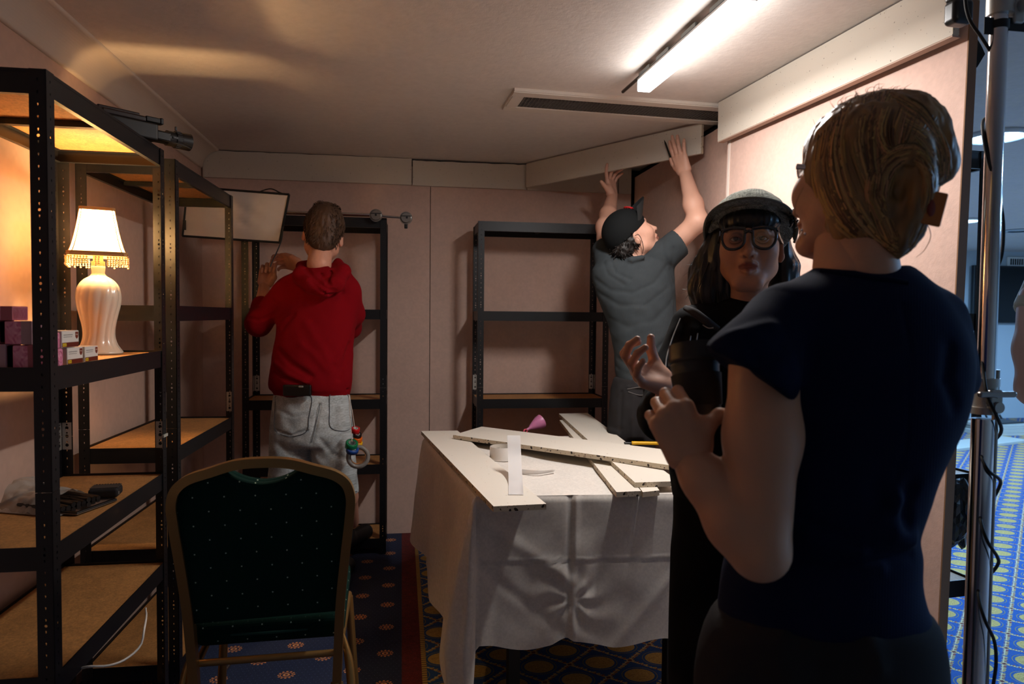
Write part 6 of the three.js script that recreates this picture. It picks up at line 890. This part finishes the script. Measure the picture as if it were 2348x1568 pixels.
  strands.push(colorize(taperTube([P(1842, 430, 1.1), P(1824, 470, 1.1), P(1826, 520, 1.1), P(1838, 555, 1.1)], [.0006, .0006, .0003], 16, 3), [1, .9, .8]), colorize(taperTube([P(2120, 500, 1.07), P(2134, 540, 1.07), P(2118, 575, 1.08), P(2100, 590, 1.08)], [.0008, .0007, .0003], 16, 3), [1, .9, .8]));
  const hairG = sdfMesh((x, y, z) => hairF(x, y, z) - .003 * vnoise(x * 60, y * 25, z * 60) - .002 * vnoise(x * 150, y * 45, z * 150), ...boundsOf([P(1840, 190, 1.0), P(2200, 600, 1.0), P(1840, 600, 1.28), P(2200, 190, 1.28)], .03), .0038, { margin: .02, color: (x, y, z) => { const k = .75 + .35 * vnoise(x * 120, y * 40, z * 120) + .2 * vnoise(x * 30, y * 14, z * 30); return [k, k * .94, k * .86]; } });
  wear(o, 'hair', merge([hairG, ...strands]), std({ color: 0xa9814f, roughness: .42, vertexColors: true }), 'fair brown hair rolled into an upright twist');
  { const c = P(2136, 477, 1.02), g = rbox(.036, .05, .006, .004, 0, 0, 0, 3); g.rotateZ(-.22); g.rotateY(-.25); g.translate(c.x, c.y, c.z); const cl = wear(o, 'hair_clip', g, std({ color: 0xb8671c, roughness: .55 }), 'amber tortoiseshell hair clip'); const d = ell(V(c.x - .002, c.y, c.z + .001), [.008, .014, .0045]); sub(o, cl, 'dark_patch', sdfMesh(d, V(c.x - .02, c.y - .03, c.z - .01), V(c.x + .03, c.y + .03, c.z + .02), .003), std({ color: 0x7a2412, roughness: .5 })); }
  // navy top
  const torso = stack([[604, 1885, 2078, 1.12, .045], [622, 1858, 2098, 1.11, .062], [645, 1815, 2122, 1.10, .078], [680, 1752, 2160, 1.09, .09], [720, 1716, 2188, 1.085, .098], [780, 1712, 2212, 1.08, .105], [850, 1716, 2218, 1.08, .112], [930, 1716, 2205, 1.08, .112], [1030, 1712, 2165, 1.08, .105], [1120, 1706, 2126, 1.08, .1], [1215, 1694, 2096, 1.08, .098], [1260, 1676, 2102, 1.08, .104], [1320, 1660, 2100, 1.08, .11], [1370, 1654, 2108, 1.08, .114], [1408, 1650, 2122, 1.08, .116]], .012);
  const both = (f, c, k = .005) => (x, y, z) => smax(f(x, y, z), c(x, y, z), k); const slL = both(chain([P(1800, 730, 1.07), P(1722, 850, 1.01)], [.052, .074], .02), planeCut(P(1718, 866, 1.01), dirv(-.57, -.82, 0)));
  const slR = both(chain([P(2140, 730, 1.1), P(2196, 870, 1.1)], [.045, .034], .02), planeCut(P(2210, 905, 1.1), dirv(-.1, -1, 0)));
  const neckHole = ell(P(1978, 588, 1.115), [.068, .032, .07]);
  let top = carve(.006, union(.03, torso, slL, slR), neckHole); const S = l => onSurf(top, l, .6, 1.6);
  const collarPts = onSurf(carve(.002, torso, neckHole), [[1884, 622], [1925, 628], [1978, 634], [2030, 640], [2080, 650]], .7, 1.5);
  top = creases(top, [{ pts: S([[1640, 790], [1700, 760], [1770, 745]]), r: .012, amp: .006 }, { pts: S([[1690, 860], [1740, 820], [1800, 800]]), r: .012, amp: -.007 }, { pts: S([[1800, 930], [1850, 880], [1860, 800]]), r: .014, amp: -.009 }, { pts: S([[1845, 1225], [1920, 1250], [1975, 1262]]), r: .012, amp: .010 }, { pts: S([[1845, 1200], [1920, 1226], [1990, 1242]]), r: .010, amp: -.006 }, { pts: S([[2060, 1150], [2030, 1180], [2050, 1225], [2090, 1240]]), r: .014, amp: .012 }, { pts: S([[2010, 1120], [2025, 1165], [2040, 1205]]), r: .012, amp: -.008 }, { pts: S([[2090, 1120], [2075, 1160], [2080, 1200]]), r: .012, amp: -.010 }, { pts: S([[1830, 1280], [1900, 1285], [2000, 1280], [2090, 1268]]), r: .010, amp: -.006 }, { pts: S([[1830, 1300], [1920, 1312], [2020, 1300]]), r: .012, amp: .006 }, { pts: S([[2070, 700], [2085, 850], [2075, 1000], [2060, 1100]]), r: .004, amp: -.002 }, { pts: S([[2180, 800], [2170, 870], [2190, 930]]), r: .012, amp: -.006 }]);
  top = noisy(top, 16, .003, 6); const mN = fabric({ color: 0x0e1530, bumpMap: knitBump, bumpScale: .00025 });
  const tm = wear(o, 'top', sdfMesh(top, ...boundsOf([P(1600, 590, .95), P(2260, 590, 1.22), P(1600, 1420, .95), P(2260, 1420, 1.22)], .03), .0068, { margin: .03 }), mN, 'navy cap-sleeved top');
  if (collarPts.length > 2) sub(o, tm, 'neck_rib', tube(collarPts, .005, 40, 7), mN);
  const pl = union(.02, stack([[1385, 1654, 2118, 1.08, .116], [1430, 1626, 2140, 1.08, .122], [1500, 1604, 2154, 1.08, .125], [1570, 1594, 2162, 1.08, .12], [1700, 1594, 2160, 1.08, .11]], .02), stack([[1640, 1594, 1870, 1.08, .1], [2000, 1610, 1850, 1.08, .085], [2500, 1640, 1830, 1.08, .07], [2680, 1650, 1820, 1.08, .065]], .02), stack([[1640, 1885, 2160, 1.08, .1], [2000, 1900, 2140, 1.08, .085], [2500, 1920, 2110, 1.08, .07], [2680, 1930, 2100, 1.08, .065]], .02));
  const T = l => onSurf(pl, l, .6, 1.6); let pants = creases(pl, [{ pts: T([[1880, 1425], [1882, 1500], [1880, 1560]]), r: .006, amp: -.005 }, { pts: T([[1950, 1440], [1990, 1470], [2010, 1530]]), r: .014, amp: .008 }, { pts: T([[1800, 1440], [1790, 1500], [1810, 1560]]), r: .014, amp: .006 }, { pts: T([[1660, 1405], [1880, 1418], [2120, 1400]]), r: .006, amp: .004 }]);
  wear(o, 'trousers', sdfMesh(noisy(pants, 14, .004), ...boundsOf([P(1585, 1370, .95), P(2175, 1370, 1.22), P(1585, 2690, .95), P(2175, 2690, 1.22)], .04), .011, { margin: .03 }), mDark(0x2b292a), 'charcoal trousers');
  const f1 = P(1735, 2660, 1.08), f2 = P(2015, 2660, 1.08); wear(o, 'shoe', shoeGeo(V(f1.x, .001, f1.z + .06), V(f1.x - .02, .001, f1.z - .17), .042, .07), M.rubber); wear(o, 'shoe', shoeGeo(V(f2.x, .001, f2.z + .06), V(f2.x + .03, .001, f2.z - .17), .042, .07), M.rubber);
}
// tumbler in her hand
{
  const b = P(1606, 958, 1.125), t = P(1588, 790, 1.15), L = b.distanceTo(t), o = thing('tumbler', 'matte black tumbler held by the person in navy', 'cup', b); o.quaternion.setFromUnitVectors(UP, t.clone().sub(b).normalize());
  const mC = std({ color: 0x2a2622, roughness: .5 }); part(o, 'body', lathe([[0, 0], [.031, 0], [.033, .003], [.0385, L * .68], [.0395, L * .7], [.0395, L * .74]], 40), mC); part(o, 'sleeve', lathe([[.0342, .018], [.0366, .02], [.0405, L * .58], [.0395, L * .585]], 40), std({ color: 0x241f1c, roughness: .8 })); part(o, 'lid', lathe([[.0395, L * .74], [.0425, L * .745], [.043, L * .80], [.0405, L * .82], [.039, L], [.036, L], [.0355, L - .006], [0, L - .006]], 40), mC);
}
// ================= bare arm of someone at the edge of the picture
{
  const o = person('person in pale sleeve, only a bare bent arm showing beside the chrome stand', P(2420, 1500, 2.0));
  const s = P(2390, 690, 2.0), e = P(2378, 890, 1.95), w = P(2500, 800, 1.85);
  const b = [sdfMesh(union(.02, chain([s, P(2376, 800, 1.98), e], [.06, .052, .05], .03), chain([e, w], [.05, .035], .02)), ...boundsOf([s, e, w], .09), .007), handGeo(frame(w, dirv(0, .3, .9), dirv(.9, .5, -.2)), { fingers: [[.1, .4, .6, .3], [0, .5, .7, .3], [-.05, .5, .7, .3], [-.1, .6, .7, .3]], thumb: [[.044, .045, .012], [.05, .07, .02], [.048, .09, .03]] }, .95, 1, .004)];
  b.push(headGeo(headMat(P(2490, 420, 2.05), dirv(1, 0, .3), 0, .95), { cell: .006 }));
  wear(o, 'body', skinGeos(b), skinMat(0xd0a08a));
  const to = stack([[560, 2440, 2560, 2.05, .07], [620, 2390, 2620, 2.05, .1], [800, 2400, 2620, 2.05, .11], [1100, 2400, 2610, 2.05, .11]], .02), sl = inside(chain([P(2420, 630, 2.03), P(2378, 735, 1.99)], [.065, .07], .02), planeCut(P(2372, 722, 1.99), dirv(-.6, -.8, 0)));
  wear(o, 'shirt', sdfMesh(union(.02, to, sl), ...boundsOf([P(2320, 550, 1.85), P(2650, 550, 2.2), P(2320, 1110, 1.85), P(2650, 1110, 2.2)], .03), .012, { margin: .03 }), std({ color: 0xb9ad97, roughness: .9 }), 'pale beige shirt');
  wear(o, 'trousers', sdfMesh(stack([[1090, 2400, 2610, 2.05, .115], [1400, 2400, 2600, 2.05, .11], [1720, 2420, 2580, 2.05, .09]], .02), ...boundsOf([P(2390, 1080, 1.85), P(2620, 1080, 2.2), P(2390, 1730, 1.85), P(2620, 1730, 2.2)], .03), .015), mDark(0x1c1d22), 'dark trousers');
}
renderer.render(scene, camera);
